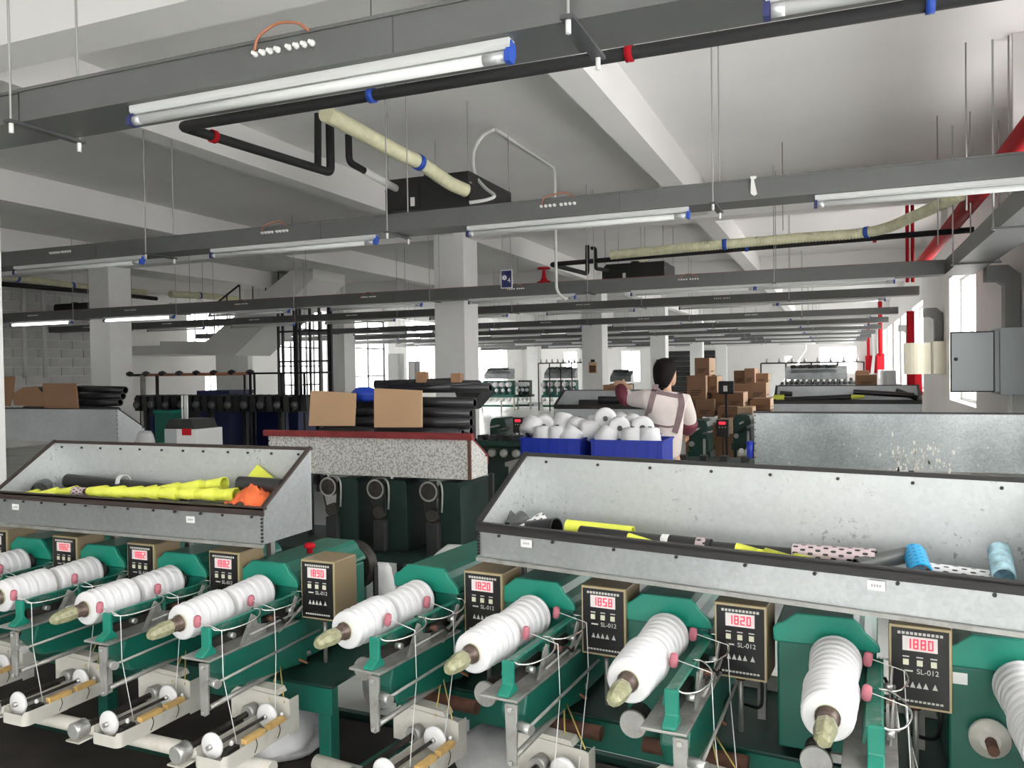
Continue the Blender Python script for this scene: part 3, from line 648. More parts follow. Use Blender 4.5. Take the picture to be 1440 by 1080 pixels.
def ctrl(m, u, num, lab, tilt=0.):
    p = rowp(m, u, -.025, 0.); t = ROW[m][0]
    e = empty('control_box', (p.x, p.y, .575), -t+tilt, lab, 'control box', 'control boxes with red displays'); o = (0, 0, -.575)
    W, z0, z1 = .142, .742, .95
    B(o).box(0, W, 0, .13, z0, z1).build('case', 'tan_case', e, bevel=.004)
    B(o).box(.002, W-.002, -.004, 0, z0+.002, z1-.002).build('bezel', 'gold_edge', e)
    pnl = B(o).box(.007, W-.007, -.007, -.004, z0+.008, z1-.008).build('panel', 'panel_black', e)
    y = -.0072; dsp = B(o).box(.032, W-.032, y-.002, y, z1-.062, z1-.026).build('display', 'display_white', e)
    seg = {'0': 'abcdef', '1': 'bc', '2': 'abged', '3': 'abgcd', '5': 'afgcd', '8': 'abcdefg', '9': 'abcfgd', '6': 'afgecd', '4': 'fgbc'}
    for k, ch in enumerate(num):
        b = B(o); x = .0395+k*.0165; w_, h = .0118, .0245; zc = z1-.044
        lx = {'a': (x, x+w_, zc+h/2-.003, zc+h/2), 'g': (x, x+w_, zc-.0015, zc+.0015), 'd': (x, x+w_, zc-h/2, zc-h/2+.003),
              'f': (x, x+.003, zc-.001, zc+h/2), 'e': (x, x+.003, zc-h/2, zc+.001), 'b': (x+w_-.003, x+w_, zc-.001, zc+h/2), 'c': (x+w_-.003, x+w_, zc-h/2, zc+.001)}
        for s_ in seg[ch]: b.box(*lx[s_][:2], y-.0035, y-.002, *lx[s_][2:])
        b.build('digit', 'display_red', dsp)
    for k in range(3):
        x = .033+k*.031
        B(o).box(x, x+.013, y-.003, y, z1-.098, z1-.084).build('button', 'button', pnl)
        B(o).box(x-.001, x+.014, y-.0006, y, z1-.079, z1-.076).build('button_caption', 'panel_print', pnl)
    text('SL-012', .018, 'model_lettering', 'panel_print', pnl, (.088, y-.0002, z1-.113-.575), (PI/2, 0, 0))
    B(o).box(.034, .055, y-.0006, y, z1-.115, z1-.111).build('caption', 'panel_print', pnl)
    for k in range(5):
        x = .034+k*.0145+(.006 if k == 4 else 0)
        B(o).prism([(x, z1-.154), (x+.012, z1-.154), (x+.006, z1-.139)], 'y', y-.0006, y).build('arrow_mark', 'panel_print', pnl)
    for k in range(11):
        x = .021+k*.0094
        B(o).box(x, x+.0068, y-.0006, y, z1-.0225, z1-.0155).build('heading_glyph', 'panel_print', pnl)
        B(o).box(x, x+.0068, y-.0006, y, z0+.0175, z0+.0225).build('maker_glyph', 'panel_print', pnl)
    B(o).cyl((W*.42, .05, .575), (W*.42, .05, z0), .0075, n=10).build('post', 'worn_steel', e)
    B(o).cyl((W*.42, .05, z0-.02), (W*.42, .05, z0), .014, n=10).build('socket', 'rust', e)
    B(o).tube(smooth([(W*.8, .06, z0), (W*.82, .06, z0-.05), (W*.72, .1, z0-.11), (W*.3, .2, z0-.15)]), .005, 6).build('lead', 'rubber', e)
def tension(m, u, lab):
    p = rowp(m, u-.028, 0); e = empty('tension_tray', (p.x, p.y, .412), -ROW[m][0], lab, 'tension tray', 'cream tension trays'); o = (0, 0, -.412)
    b = B(o); b.prism([(.135, .458), (.375, .458), (.375, .552), (.36, .556), (.16, .566), (.135, .545)], 'y', -.245, -.241); b.build('back_plate', 'cream_metal', e, bevel=.001)
    b = B(o); b.prism([(.19, .566), (.33, .56), (.32, .575), (.2, .58)], 'y', -.20, -.245); b.build('motor_box', 'cream_metal', e)
    b = B(o); b.box(.372, .376, -.245, -.20, .44, .552); b.build('side_flange', 'cream_metal', e)
    b = B(o); X0, X1, Y0, Y1, z0, z1 = .263, .383, -.545, -.245, .452, .498
    # open channel: floor, two long walls, rounded end wall as one folded sheet
    n = 5; base = [(X0, Y1), (X0, Y0+.02)]+[(X0+.02-.02*math.cos(a), Y0+.02-.02*math.sin(a)) for a in [PI/2*i/n for i in range(1, n+1)]]
    base += [(X1-.02+.02*math.sin(a), Y0+.02-.02*math.cos(a)) for a in [PI/2*i/n for i in range(n+1)]]+[(X1, Y1)]
    vs = [(x, y, z0) for x, y in base]+[(x, y, z1+(-.01 if 3 < i < 9 else 0)) for i, (x, y) in enumerate(base)]; k = len(base)
    cx, cy_ = (X0+X1)/2, (Y0+Y1)/2
    ins = [(x+(cx-x)*.05, y+(cy_-y)*.012, z) for x, y, z in vs]
    fs = [(i, i+1, k+i+1, k+i) for i in range(k-1)]+[tuple(range(k))[::-1]]
    fs2 = [(2*k+i, 3*k+i, 3*k+i+1, 2*k+i+1) for i in range(k-1)]+[(k+i, k+i+1, 3*k+i+1, 3*k+i) for i in range(k-1)]+[tuple(2*k+i for i in range(k))]
    ins = [(x, y, z+(.003 if i < k else 0)) for i, (x, y, z) in enumerate(ins)]
    b.add(vs+ins, fs+fs2); b.build('channel', 'cream_metal', e)
    for v, un in ((-.512, .307), (-.285, .318)):
        b = B(o); b.lathe([(0, .012), (.05, .035), (.3, .039), (.7, .039), (.95, .036), (1, .012)], (un, v-.007, .508), (un, v+.007, .508), 24); dk = b.build('disc', 'ceramic', e)
        B(o).cyl((un, v-.02, .508), (un, v+.02, .508), .008, n=10).build('hub', 'steel', dk)
    B(o).cyl((.31, -.50, .506), (.318, -.29, .508), .0055, n=8).build('shaft', 'dark_iron', e)
    for v0, v1 in ((-.455, -.37), (-.352, -.275)):
        B(o).box(.362, .384, v0, v1, .497, .513).build('wood_block', 'wood_block', e, bevel=.002)
    for v in (-.415, -.31): B(o).tube(smooth([(.385, v, .50), (.3875, v+.003, .485), (.387, v-.002, .47), (.3855, v-.008, .46)], 3), .0012, 4).build('clip_wire', 'rubber', e)
    B(o).box(.335, .365, -.51, -.46, .475, .5).build('gate', 'rubber', e, bevel=.003)
    B(o).lathe([(0, .003), (.3, .007), (.7, .007), (1, .003)], (.345, -.475, .498), (.345, -.475, .514), 8).build('eyelet', 'ceramic', e)
    B(o).lathe([(0, .003), (.3, .006), (.7, .006), (1, .003)], (.357, -.262, .5), (.357, -.262, .516), 8).build('eyelet', 'ceramic', e)
    b = B(o); b.lathe([(i/46, .0075 if i % 2 else .0105) for i in range(47)], (.238, -.535, .50), (.238, -.255, .503), 8); b.build('spring', 'dark_iron', e)
    b = B(o); b.lathe([(0, .022), (.08, .026), (.55, .026), (.6, .024), (.9, .027), (1, .027)], (.235, -.585, .498), (.236, -.54, .499), 20); b.build('spring_cup', 'steel', e)
    b = B(o); b.lathe([(0, .024), (.2, .027), (1, .024)], (.238, -.29, .503), (.238, -.252, .503), 20); b.build('spring_cup', 'worn_steel', e)
    B(o).box(.205, .262, -.585, -.53, .464, .469).build('cup_foot', 'cream_metal', e)
    B(o).box(.225, .245, -.565, -.55, .469, .49).build('cup_post', 'worn_steel', e)
    B(o).box(.30, .345, -.44, -.36, .433, .452).build('saddle', 'cream_metal', e)
def frame(m, u0, u1, v0, lab):
    p = rowp(m, u0, 0); e = empty('machine_frame', (p.x, p.y, 0), -ROW[m][0], lab, 'machine frame'); L = u1-u0
    B().box(0, L, v0, .52, ZT-.012, ZT).build('table_top', 'green_dark', e, bevel=.003)
    B().box(0, L, v0+.002, v0+.035, ZT-.10, ZT-.012).build('front_rail', 'green', e)
    B().box(0, L, .48, .518, ZT-.10, ZT-.012).build('back_rail', 'green_dark', e)
    for x in (.01, L*.5, L-.06):
        for y in (v0+.005, .465): B().box(x, x+.05, y, y+.05, 0, ZT-.10).build('leg', 'green', e, bevel=.003)
    for y in (v0+.02, .48): B().box(.02, L-.02, y, y+.03, .14, .18).build('stretcher', 'green_dark', e)
    B().box(.02, L-.02, -.62, .45, .15, .165).build('lower_shelf', 'dark_brown', e)  # shelf runs forward past the table front, mottled dark brown
    B().box(.0, L, -.64, -.60, .10, .17).build('lower_rail', 'green', e)
    B().cyl((0, -.40, .41), (L, -.40, .41), .0235, n=18).build('support_pipe', 'cream_pipe', e)
    for x in (.15, L*.5, L-.2): B().bar((x, v0+.02, .40), (x, -.40, .405), .03, .02).build('pipe_bracket', 'green', e)
    B().box(0, L, .42, .47, ZT, ZT+.05).build('wire_duct', 'cream_metal', e)
    return e
frame('L', -1.80, .405, -.10, 'green steel frame and table of the left-hand winding machine')
frame('R', -1.33, .80, -.015, 'green steel frame and table of the right-hand winding machine')
PV = {'R': [(-.29, -.06), (-.29, -.06), (-.28, -.06), (-.25, -.04), (-.32, -.115)], 'L': [(-.43, -.19)]*4}
NTH = ['first', 'second', 'third', 'fourth', 'fifth']
for m, side in (('R', 'right-hand'), ('L', 'left-hand')):
    ss = (-1, 0, 1, 2, 3) if m == 'R' else (0, 1, 2, 3)
    for k, s in enumerate(ss):
        t, _, dz = ROW[m]; u = -.42*s; q = .075
        rz = -t
        if m == 'R': rz = -(.03, .04, .055, .09, .1156)[k]; q = (.10, .10, .085, .078, .075)[k]
        if m == 'R' and s == 0: u += .012
        p = rowp(m, u, 0)
        wh = '%s from the right on the %s machine' % (NTH[k], side)
        e = empty('winding_unit', (p.x, p.y, ZT), rz, 'green winding head, %s' % wh, 'winding head', 'green winding heads'); head_parts(e, q, m == 'R', dz, PV[m][k])
        R_ = Matrix.Rotation(rz, 3, 'Z')
        for fr, v in ((True, -.425), (False, -.222)):
            P = p+R_ @ Vector((q, v, 0)); P.z = .842+dz
            package(m, P, rz, '%s white yarn package on the winding head %s' % ('front' if fr else 'rear', wh), fr)
        if m == 'R' and s == -1:
            B((0, 0, -ZT)).lathe([(0, .036), (.3, .045), (.7, .045), (.75, .026), (1, .022)], (.035, -.005, .70), (.035, -.05, .70), 22).build('drive_flange', 'cream_pipe', e)
            B((0, 0, -ZT)).cyl((.035, -.04, .70), (.035, -.10, .70), .013, n=10).build('drive_nut', 'rust', e)
        if s >= 0 or m == 'L': tension(m, u, 'cream tension tray below the winding head %s' % wh)
for m, u, num, wh in (('R', .238, '1880', 'reading 1880, nearest the right edge'), ('R', -.202, '1820', 'reading 1820, second from the right'), ('R', -.605, '1858', 'reading 1858, third from the right'), ('R', -1.022, '1820', 'reading 1820, beside the gap'),
                      ('L', .232, '1890', 'reading 1890, by the red button'), ('L', -.185, '1882', 'reading 1882, fully in view'), ('L', -.60, '1882', 'third on the left-hand machine'), ('L', -1.02, '1882', 'fourth on the left-hand machine'), ('L', -1.44, '1882', 'cut by the left photo edge')):
    ctrl(m, u, num, 'tan control box with red display, '+wh, .03 if m == 'R' else 0)
# drive pulley and belt at the right end of the left machine, red stop button on its cover
p = rowp('L', .10, .47)
e = empty('drive_pulley', (p.x, p.y, ZT), -ROW['L'][0], 'dark drive pulley with a black belt behind the last head of the left-hand machine', 'pulley')
B((0, 0, -ZT)).lathe([(0, .085), (.2, .1), (.35, .088), (.65, .088), (.8, .1), (1, .085)], (0, 0, .80), (0, .05, .80), 32).build('wheel', 'dark_iron', e)
for x in (-.098, .098): B((0, 0, -ZT)).box(x-.004, x+.004, .012, .04, .555, .80).build('belt', 'rubber', e)
B((0, 0, -ZT)).box(-.03, .03, .0, .06, ZT, .72).build('bearing_stand', 'green_dark', e)
p = rowp('L', .12, .17, .922)
e = empty('stop_button', p, 0, 'red mushroom stop button on the green cover of the left-hand machine', 'button')
B().lathe([(0, .012), (.5, .012), (.55, .02), (.85, .021), (1, .014)], (0, 0, -.004), (0, 0, .035), 16).build('cap', 'red_paint', e)
# paper sticker on the nearest head
p = rowp('R', .42, -.0085); e = tag(B().box(-.02, .02, -.001, 0, -.014, .014).build('paper_sticker', 'paper'), 'small white sticker on the nearest green head at the right edge', 'sticker'); e.location = rowp('R', .392, -.0065, .828); e.rotation_euler = (0, 0, -.03)
# ------------------------------------------------------------------ hoppers
def hopper(p, rz, L, D, hf, hb, lab, m='galv', mi=None, rim='rim_dark', bolts=8, stickers=(), rw=.022, back=False):
    e = empty('tube_hopper', p, rz, lab, 'hopper', 'sheet metal tube hoppers'); T = .004; mi = mi or m
    B().box(0, L, 0, D, 0, T).build('floor_panel', m, e)
    B().box(0, L, 0, T, T, hf).build('front_panel', m, e)
    B().box(0, L, D-T, D, T, hb).build('back_panel', mi, e)
    for x in (0, L-T): B().prism([(T, T), (D-T, T), (D-T, hb), (T, hf)], 'x', x, x+T).build('side_panel', mi if x == 0 else m, e)
    B().box(-.004, L+.004, -.006, rw*.6, hf-.002, hf+.008).build('front_rim', rim, e)
    B().box(-.004, L+.004, -.006, -.001, hf-rw, hf+.004).build('front_lip', rim, e)
    B().box(-.004, L+.004, D-.006, D+.008, hb-.004, hb+.008).build('back_rim', rim, e)
    for x in (-.004, L-rw*.6):
        B().prism([(0, hf+.001), (D, hb+.001), (D, hb+.011), (0, hf+.011)], 'x', x, x+rw*.6+.004).build('side_rim', rim, e)
    B().box(0, L, -.012, .0, -.012, -.001).build('bottom_rail', 'worn_steel', e)
    bs = None
    for k in range(bolts):
        x = L*(k+.5)/bolts
        for y, z, dy in ((-.003, hf-.028, -1), (D-.006, hb-.02, -1)):
            o = B().cyl((0, 0, 0), (0, -.005, 0), .005, n=6).build('bolt', 'rim_dark', e) if bs is None else inst(bs, e)
            bs = bs or o; o.location = (x+random.uniform(-.01, .01), y, z)
    # notched corner folds
    for x in (0, L):
        for k in range(8):
            z = .01+(hf-.03)*k/7 if not back else .01+(hb-.03)*k/7
            o = inst(bs, e) if bs else B().cyl((0, 0, 0), (0, -.005, 0), .005, n=6).build('bolt', 'rim_dark', e)
            o.location = (x+(.006 if x == 0 else -.006), -.001 if not back else D+.004, z)
    for x, z in stickers:
        st = B().box(x-.02, x+.02, -.0072, -.0062, z-.012, z+.012).build('label_sticker', 'paper', e)
        for k in range(4): B().box(x-.011+.006*k, x-.0075+.006*k, -.0076, -.0072, z-.003, z+.003).build('sticker_mark', 'panel_grey', st)
    return e
HR = hopper((-1.089, 2.371, 1.0), -math.radians(10.9), 1.53, .295, .103, .30, 'large galvanised hopper full of tubes on the right-hand machine', 'galv', 'galv_scuffed', 'rim_dark', 8, ((.19, .062), (1.19, .064)))
HL = hopper((-3.255, 2.297, 1.0), 0., 1.375, .278, .122, .308, 'galvanised hopper with yellow tubes on the left-hand machine', 'galv', 'galv_scuffed', 'rim_brown', 12, ((.13, .07), (1.05, .07)))
for nm, m, us in (('L', 'L', (-.09, -.51, -.93)), ('R', 'R', (.30, -.12, -.95))):
    for k, u in enumerate(us):
        p = rowp(m, u, .2); o = B().box(-.012, .012, -.012, .012, 0, .444).build('hopper_post', 'worn_steel'); o.location = (p.x, p.y, ZT); o.rotation_euler[2] = -ROW[m][0]
        tag(o, 'steel post under the %s hopper, %s one' % ('left' if m == 'L' else 'right', ('right', 'middle', 'left')[k]), 'post', 'hopper posts')
def hframe(e):
    t = e.rotation_euler[2]; return Vector((math.cos(t), math.sin(t), 0)), Vector((-math.sin(t), math.cos(t), 0))
def hp(e, x, y, v):        # point of hopper e seen at pixel x,y and lying v behind its front panel
    ex, en = hframe(e); return onplane(x, y, e.location+en*v, en)
def tubething(a, b, r0, r1, m, lab, grp, name='paper_tube', cat='tube', nest=0, open_end=True):
    a, b = Vector(a), Vector(b); L = (b-a).length; e = empty(name, a, 0, lab, cat, grp)
    q = (b-a).to_track_quat('X', 'Z'); e.rotation_mode = 'QUATERNION'; e.rotation_quaternion = q
    pr = []
    if nest:
        for k in range(nest):
            t0, t1 = k/nest, (k+1)/nest; pr += [(t0+.001, r0), (t1-.001, r1)]
    else: pr = [(0, r0), (1, r1)]
    B().lathe(pr, (0, 0, 0), (L, 0, 0), 20, caps=False).build('wall', m, e)
    B().lathe([(0, r0-.004), (1, r1-.004)], (0.001, 0, 0), (L-.001, 0, 0), 20, caps=False).build('bore', 'rubber' if m in ('black_tube', 'brown_tube') else m, e)
    for x, r in ((0, r0), (L, r1)): B().lathe([(0, r-.004), (0, r)], (x, 0, 0), (x+.01, 0, 0), 20, caps=False).build('lip', m, e)
    return e
G1, G2 = 'tubes lying in the left hopper', 'tubes lying in the right hopper'
h = HL
tubething(hp(h, 96, 676, .20), hp(h, 262, 694, .16), .030, .030, 'black_tube', 'black tube lying at the back of the left hopper', G1, nest=3)
tubething(hp(h, 172, 678, .19)-Vector((0, .004, 0)), hp(h, 177, 678, .19)-Vector((0, .004, 0)), .032, .032, 'white_enamel', 'white ring round the black tube in the left hopper', G1, 'ring', 'ring')
tubething(hp(h, 55, 690, .14), hp(h, 62, 684, .23), .036, .036, 'grey_tube', 'short dark grey tube end on in the left hopper', G1)
tubething(hp(h, 333, 696, .075), hp(h, 125, 691, .085), .027, .017, 'yellow_tube', 'long bright yellow tube stack in the middle of the left hopper', G1, nest=8)
tubething(hp(h, 316, 680, .15), hp(h, 190, 694, .14), .026, .018, 'yellow_tube', 'second yellow tube lying behind the long yellow stack', G1, nest=4)
tubething(hp(h, 108, 690, .10), hp(h, 26, 697, .055), .022, .008, 'yellow_tube', 'yellow pointed tube at the left end of the left hopper', G1, nest=3)
tubething(hp(h, 120, 692, .085), hp(h, 105, 691, .09), .018, .02, 'mauve_perf', 'short mauve tube end between the yellow tubes', G1)
tubething(hp(h, 268, 707, .03), hp(h, 330, 713, .03), .014, .014, 'black_tube', 'short black tube against the front panel of the left hopper', G1)
tubething(hp(h, 337, 680, .11), hp(h, 398, 684, .12), .028, .028, 'black_tube', 'thick black tube at the right end of the left hopper', G1)
b = B(); n = 14; vs = []; c = hp(h, 358, 702, .085)
for i in range(n):
    for j in range(n):
        u, v = i/(n-1)-.5, j/(n-1)-.5; rr = max(0, 1-(u*u+v*v)*3.6)
        vs.append((u*.17, v*.13, rr*.06+random.uniform(-.012, .012)))
b.add(vs, [(i*n+j, (i+1)*n+j, (i+1)*n+j+1, i*n+j+1) for i in range(n-1) for j in range(n-1)], True)
o = b.build('crumpled_cloth', 'orange_cloth'); o.location = c-Vector((.005, 0, .012)); tag(o, 'crumpled orange net cloth in the right corner of the left hopper', 'cloth')
m_ = o.modifiers.new('thick', 'SOLIDIFY'); m_.thickness = .004
p0, p1, p2 = hp(h, 345, 674, .25), hp(h, 385, 672, .25), hp(h, 362, 653, .265)
tag(B().sheet([p0, p1, p2], .003).build('plastic_scrap', 'yellow_tube'), 'pale yellow triangular scrap leaning on the back of the left hopper', 'scrap')
h = HR
tubething(hp(h, 703, 742, .16), hp(h, 722, 722, .20), .017, .017, 'grey_tube', 'thin dark grey tube in the left corner of the right hopper', G2)
tubething(hp(h, 718, 744, .14), hp(h, 737, 728, .20), .028, .028, 'grey_tube', 'thicker grey tube in the left corner of the right hopper', G2)
tubething(hp(h, 735, 748, .10), hp(h, 765, 730, .17), .024, .026, 'white_perf', 'white perforated tube near the left end of the right hopper', G2)
tubething(hp(h, 783, 742, .10), hp(h, 720, 745, .13), .032, .024, 'black_tube', 'black cone tube showing its open end in the right hopper', G2)
tubething(hp(h, 797, 742, .10), hp(h, 890, 752, .13), .026, .026, 'yellow_tube', 'yellow tube stack left of the black nested tubes', G2, nest=5)
tubething(hp(h, 817, 750, .075), hp(h, 932, 764, .075), .024, .024, 'black_tube', 'black nested tubes in the middle of the right hopper', G2, nest=3)
tubething(hp(h, 931, 762, .08), hp(h, 1000, 770, .08), .024, .024, 'black_tube', 'black tube right of the nested black tubes', G2, nest=2)
tubething(hp(h, 932, 763, .078), hp(h, 942, 764, .078), .0255, .0255, 'paper', 'white paper band round the black tubes', G2, 'band', 'band')
tubething(hp(h, 981, 768, .078), hp(h, 994, 769, .078), .0255, .0255, 'mauve_perf', 'mauve band round the right black tube', G2, 'band', 'band')
tubething(hp(h, 884, 756, .045), hp(h, 925, 764, .04), .014, .004, 'yellow_tube', 'small yellow pointed tube against the front rim', G2)
tubething(hp(h, 1000, 772, .09), hp(h, 1115, 782, .11), .022, .022, 'black_tube', 'black tube under the mauve tube end', G2)
tubething(hp(h, 1036, 772, .045), hp(h, 1160, 794, .03), .017, .009, 'yellow_tube', 'yellow tube stack in front of the mauve tube', G2, nest=3)
tubething(hp(h, 1116, 777, .10), hp(h, 1232, 785, .10), .024, .024, 'mauve_perf', 'mauve perforated tube on the right of the right hopper', G2)
tubething(hp(h, 1205, 796, .06), hp(h, 1275, 780, .16), .02, .02, 'grey_tube', 'dark grey flat tube beside the blue tube', G2)
tubething(hp(h, 1295, 806, .06), hp(h, 1286, 778, .17), .027, .027, 'blue_perf', 'bright blue perforated tube standing in the right hopper', G2)
tubething(hp(h, 1300, 800, .10), hp(h, 1392, 812, .10), .017, .017, 'white_perf', 'white perforated tube between the blue tubes', G2)
tubething(hp(h, 1412, 812, .07), hp(h, 1405, 775, .18), .026, .026, 'blue_yarn', 'tube wound with pale blue and white yarn at the right end', G2)
# white sacks and clutter under and behind the machines
def sack(c, sx, sy, sz, lab, m='bag_white', seed=1):
    b = B(); n, k = 26, 16; vs = []; off = Vector((seed*7.3, seed*3.1, 0))
    for j in range(k+1):
        ph = -PI/2+PI*j/k
        for i in range(n):
            th = 2*PI*i/n; d = Vector((math.cos(th)*math.cos(ph), math.sin(th)*math.cos(ph), math.sin(ph)))
            f = 1+.22*noise.fractal(d*1.6+off, .8, 2., 4)+.08*noise.noise(d*6+off)
            cp = abs(math.cos(ph))**.45; top = 1-.25*max(0, math.sin(ph))
            vs.append((math.cos(th)*cp*sx*f*top, math.sin(th)*cp*sy*f*top, max(0, sz*(1+math.sin(ph)*(.9+.12*f)))))
    fs = [(j*n+i, j*n+(i+1) % n, (j+1)*n+(i+1) % n, (j+1)*n+i) for j in range(k) for i in range(n)]
    b.add(vs, fs, True); o = b.build('woven_sack', m); o.location = c
    return tag(o, lab, 'sack', 'white sacks')
def atv(x, y, Y): return aty(x, y, Y)
p = atz(522, 835, .55); sack((p.x+.02, p.y+.05, 0), .095, .09, .34, 'white sack standing in the gap between the two machines', seed=3)
p = aty(650, 790, 3.1); sack((p.x, 3.15, 0), .24, .14, .42, 'white sack behind the left end of the right hopper', seed=4)
p = rowp('L', .02, .12); sack((p.x, p.y, .166), .16, .14, .09, 'white sack on the shelf of the left-hand machine', seed=5)
p = rowp('L', .55, -.12); sack((p.x, p.y, 0), .12, .2, .14, 'white sack on the floor between the machine legs', seed=6)
p = rowp('R', -1.0, .15); sack((p.x, p.y, .166), .16, .14, .1, 'white sack on the shelf of the right-hand machine', seed=7)
# ================================================================== second row: machines seen from behind
RU = hopper((-2.09, 4.72, .935), PI, 1.50, .27, .12, .265, 'rust-mottled hopper with red rails seen from behind', 'rust_mottled', 'rust_mottled', 'rim_red', 0, (), .055, True)
B().box(-.03, 1.52, .262, .30, .245, .285).build('top_rail', 'rim_red', RU)
B().box(-.01, .01, .262, .276, 0, .25).build('corner_seam', 'rust', RU)
RR = hopper((1.22, 5.78, .95), PI, 1.74, .30, .12, .35, 'plain galvanised hopper seen from behind with peeled paint', 'galv_dull', 'galv_dull', 'rim_dark', 7, (), .022, True)
b = B(); rnd = random.Random(3)
for k in range(95):
    x, y = rnd.gauss(1288, 26), rnd.gauss(645, 12)
    if k < 14: x, y = rnd.uniform(1090, 1400), rnd.uniform(600, 668)
    if y > 668 or y < 598: continue
    p = aty(x, y, 5.478); n = 7; sc = rnd.uniform(.004, .011)*(.5 if k < 14 else 1)
    b.prism([(1.22-p.x+math.cos(2*PI*i/n)*sc*rnd.uniform(.4, 1.1), p.z-.95+math.sin(2*PI*i/n)*sc*rnd.uniform(.6, 2.4)) for i in range(n)], 'y', .3, .3012)
tag(b.build('paint_flakes', 'cream_metal', RR), kind='stuff')
LF = hopper((-6.04, 5.72, .99), PI, 2.1, .30, .12, .31, 'galvanised hopper at the far left seen from behind, piled with tubes', 'galv_matte', 'galv_matte', 'rim_dark', 6, (), .05, True)
def rear_head(x, y, lab, pulley=True):
    e = empty('winding_unit', (x, y, .45), 0, lab, 'winding head', 'green winding heads'); o = (0, 0, -.45)
    b = B(o); b.prism([(-.07, .45), (.09, .45), (.09, .88), (.07, .91), (-.05, .91), (-.07, .88)], 'y', 0.03, .45); b.build('housing', 'green_grimy_shaded', e, bevel=.006)
    b = B(o); b.lathe([(0, .058), (.15, .064), (.4, .06), (.6, .06), (.85, .064), (1, .058)], (-.12, .0, .85), (-.12, .03, .85), 28); b.build('pulley', 'dark_iron', e)
    b = B(o); b.lathe([(0, .064), (0.01, .052)], (-.12, -.004, .85), (-.12, -.003, .85), 28, caps=False); b.build('pulley_ring', 'worn_steel', e)
    b = B(o); b.lathe([(0, .038), (.7, .042), (1, .03)], (-.10, -.01, .70), (-.10, .06, .70), 20); b.build('motor_wheel', 'dark_brown', e)
    b = B(o); b.tube([(-.06, .012, .86), (-.058, .012, .80), (-.062, .012, .70)], .006, 5); b.build('belt', 'rubber', e)
    b = B(o); b.tube([(-.182, .012, .85), (-.16, .012, .78), (-.142, .012, .70)], .006, 5); b.build('belt', 'rubber', e)
    b = B(o); b.tube(smooth([(-.12, .02, .918), (-.06, .02, .915), (-.035, .02, .86), (-.04, .02, .72)]), .007, 6); b.build('belt_guard', 'worn_steel', e)
    b = B(o); b.box(-.14, -.05, -.01, .10, .45, .655); b.build('motor', 'machine_dark', e, bevel=.01)
for k, x in enumerate((466, 545, 630)):
    p = atz(x, 685, .85); rear_head(p.x+.09, 4.46, 'dark green head seen from behind with pulley and belt, %s under the rusty hopper' % ('left', 'middle', 'right')[k])
e = empty('machine_frame', (-2.9, 4.7, 0), 0, 'dark frame of the machine under the rusty hopper', 'machine frame')
B().box(-1., .95, -.3, .4, .40, .45).build('table_top', 'green_grimy_shaded', e)
for x in (-.98, -.05, .88):
    for y in (-.28, .33): B().box(x, x+.05, y, y+.05, 0, .40).build('leg', 'machine_dark', e)
B().box(-1., .95, -.29, -.26, .12, .16).build('stretcher', 'machine_dark', e)
for x in (-.6, .1, .8): B().box(x, x+.03, .05, .08, .45, .935).build('post', 'machine_dark', e)
e = empty('machine_frame', (.3, 5.7, 0), 0, 'green frame of the machine under the plain rear hopper', 'machine frame')
B().box(-.9, .95, -.2, .5, .40, .45).build('table_top', 'green_dark', e)
for x in (-.88, .0, .88):
    for y in (-.18, .43): B().box(x, x+.05, y, y+.05, 0, .40).build('leg', 'green_dark', e)
for x in (-.7, .1, .8): B().box(x, x+.03, .05, .08, .45, .95).build('post', 'machine_dark', e)
e = empty('machine_frame', (-7., 5.6, 0), 0, 'dark frame of the machine under the far left hopper', 'machine frame')
B().box(-1.1, .95, -.2, .5, .45, .50).build('table_top', 'machine_dark', e)
for x in (-1.08, .88):
    for y in (-.18, .43): B().box(x, x+.05, y, y+.05, 0, .45).build('leg', 'machine_dark', e)
for x in (-.9, .5): B().box(x, x+.05, .0, .04, .50, .99).build('post', 'machine_dark', e)
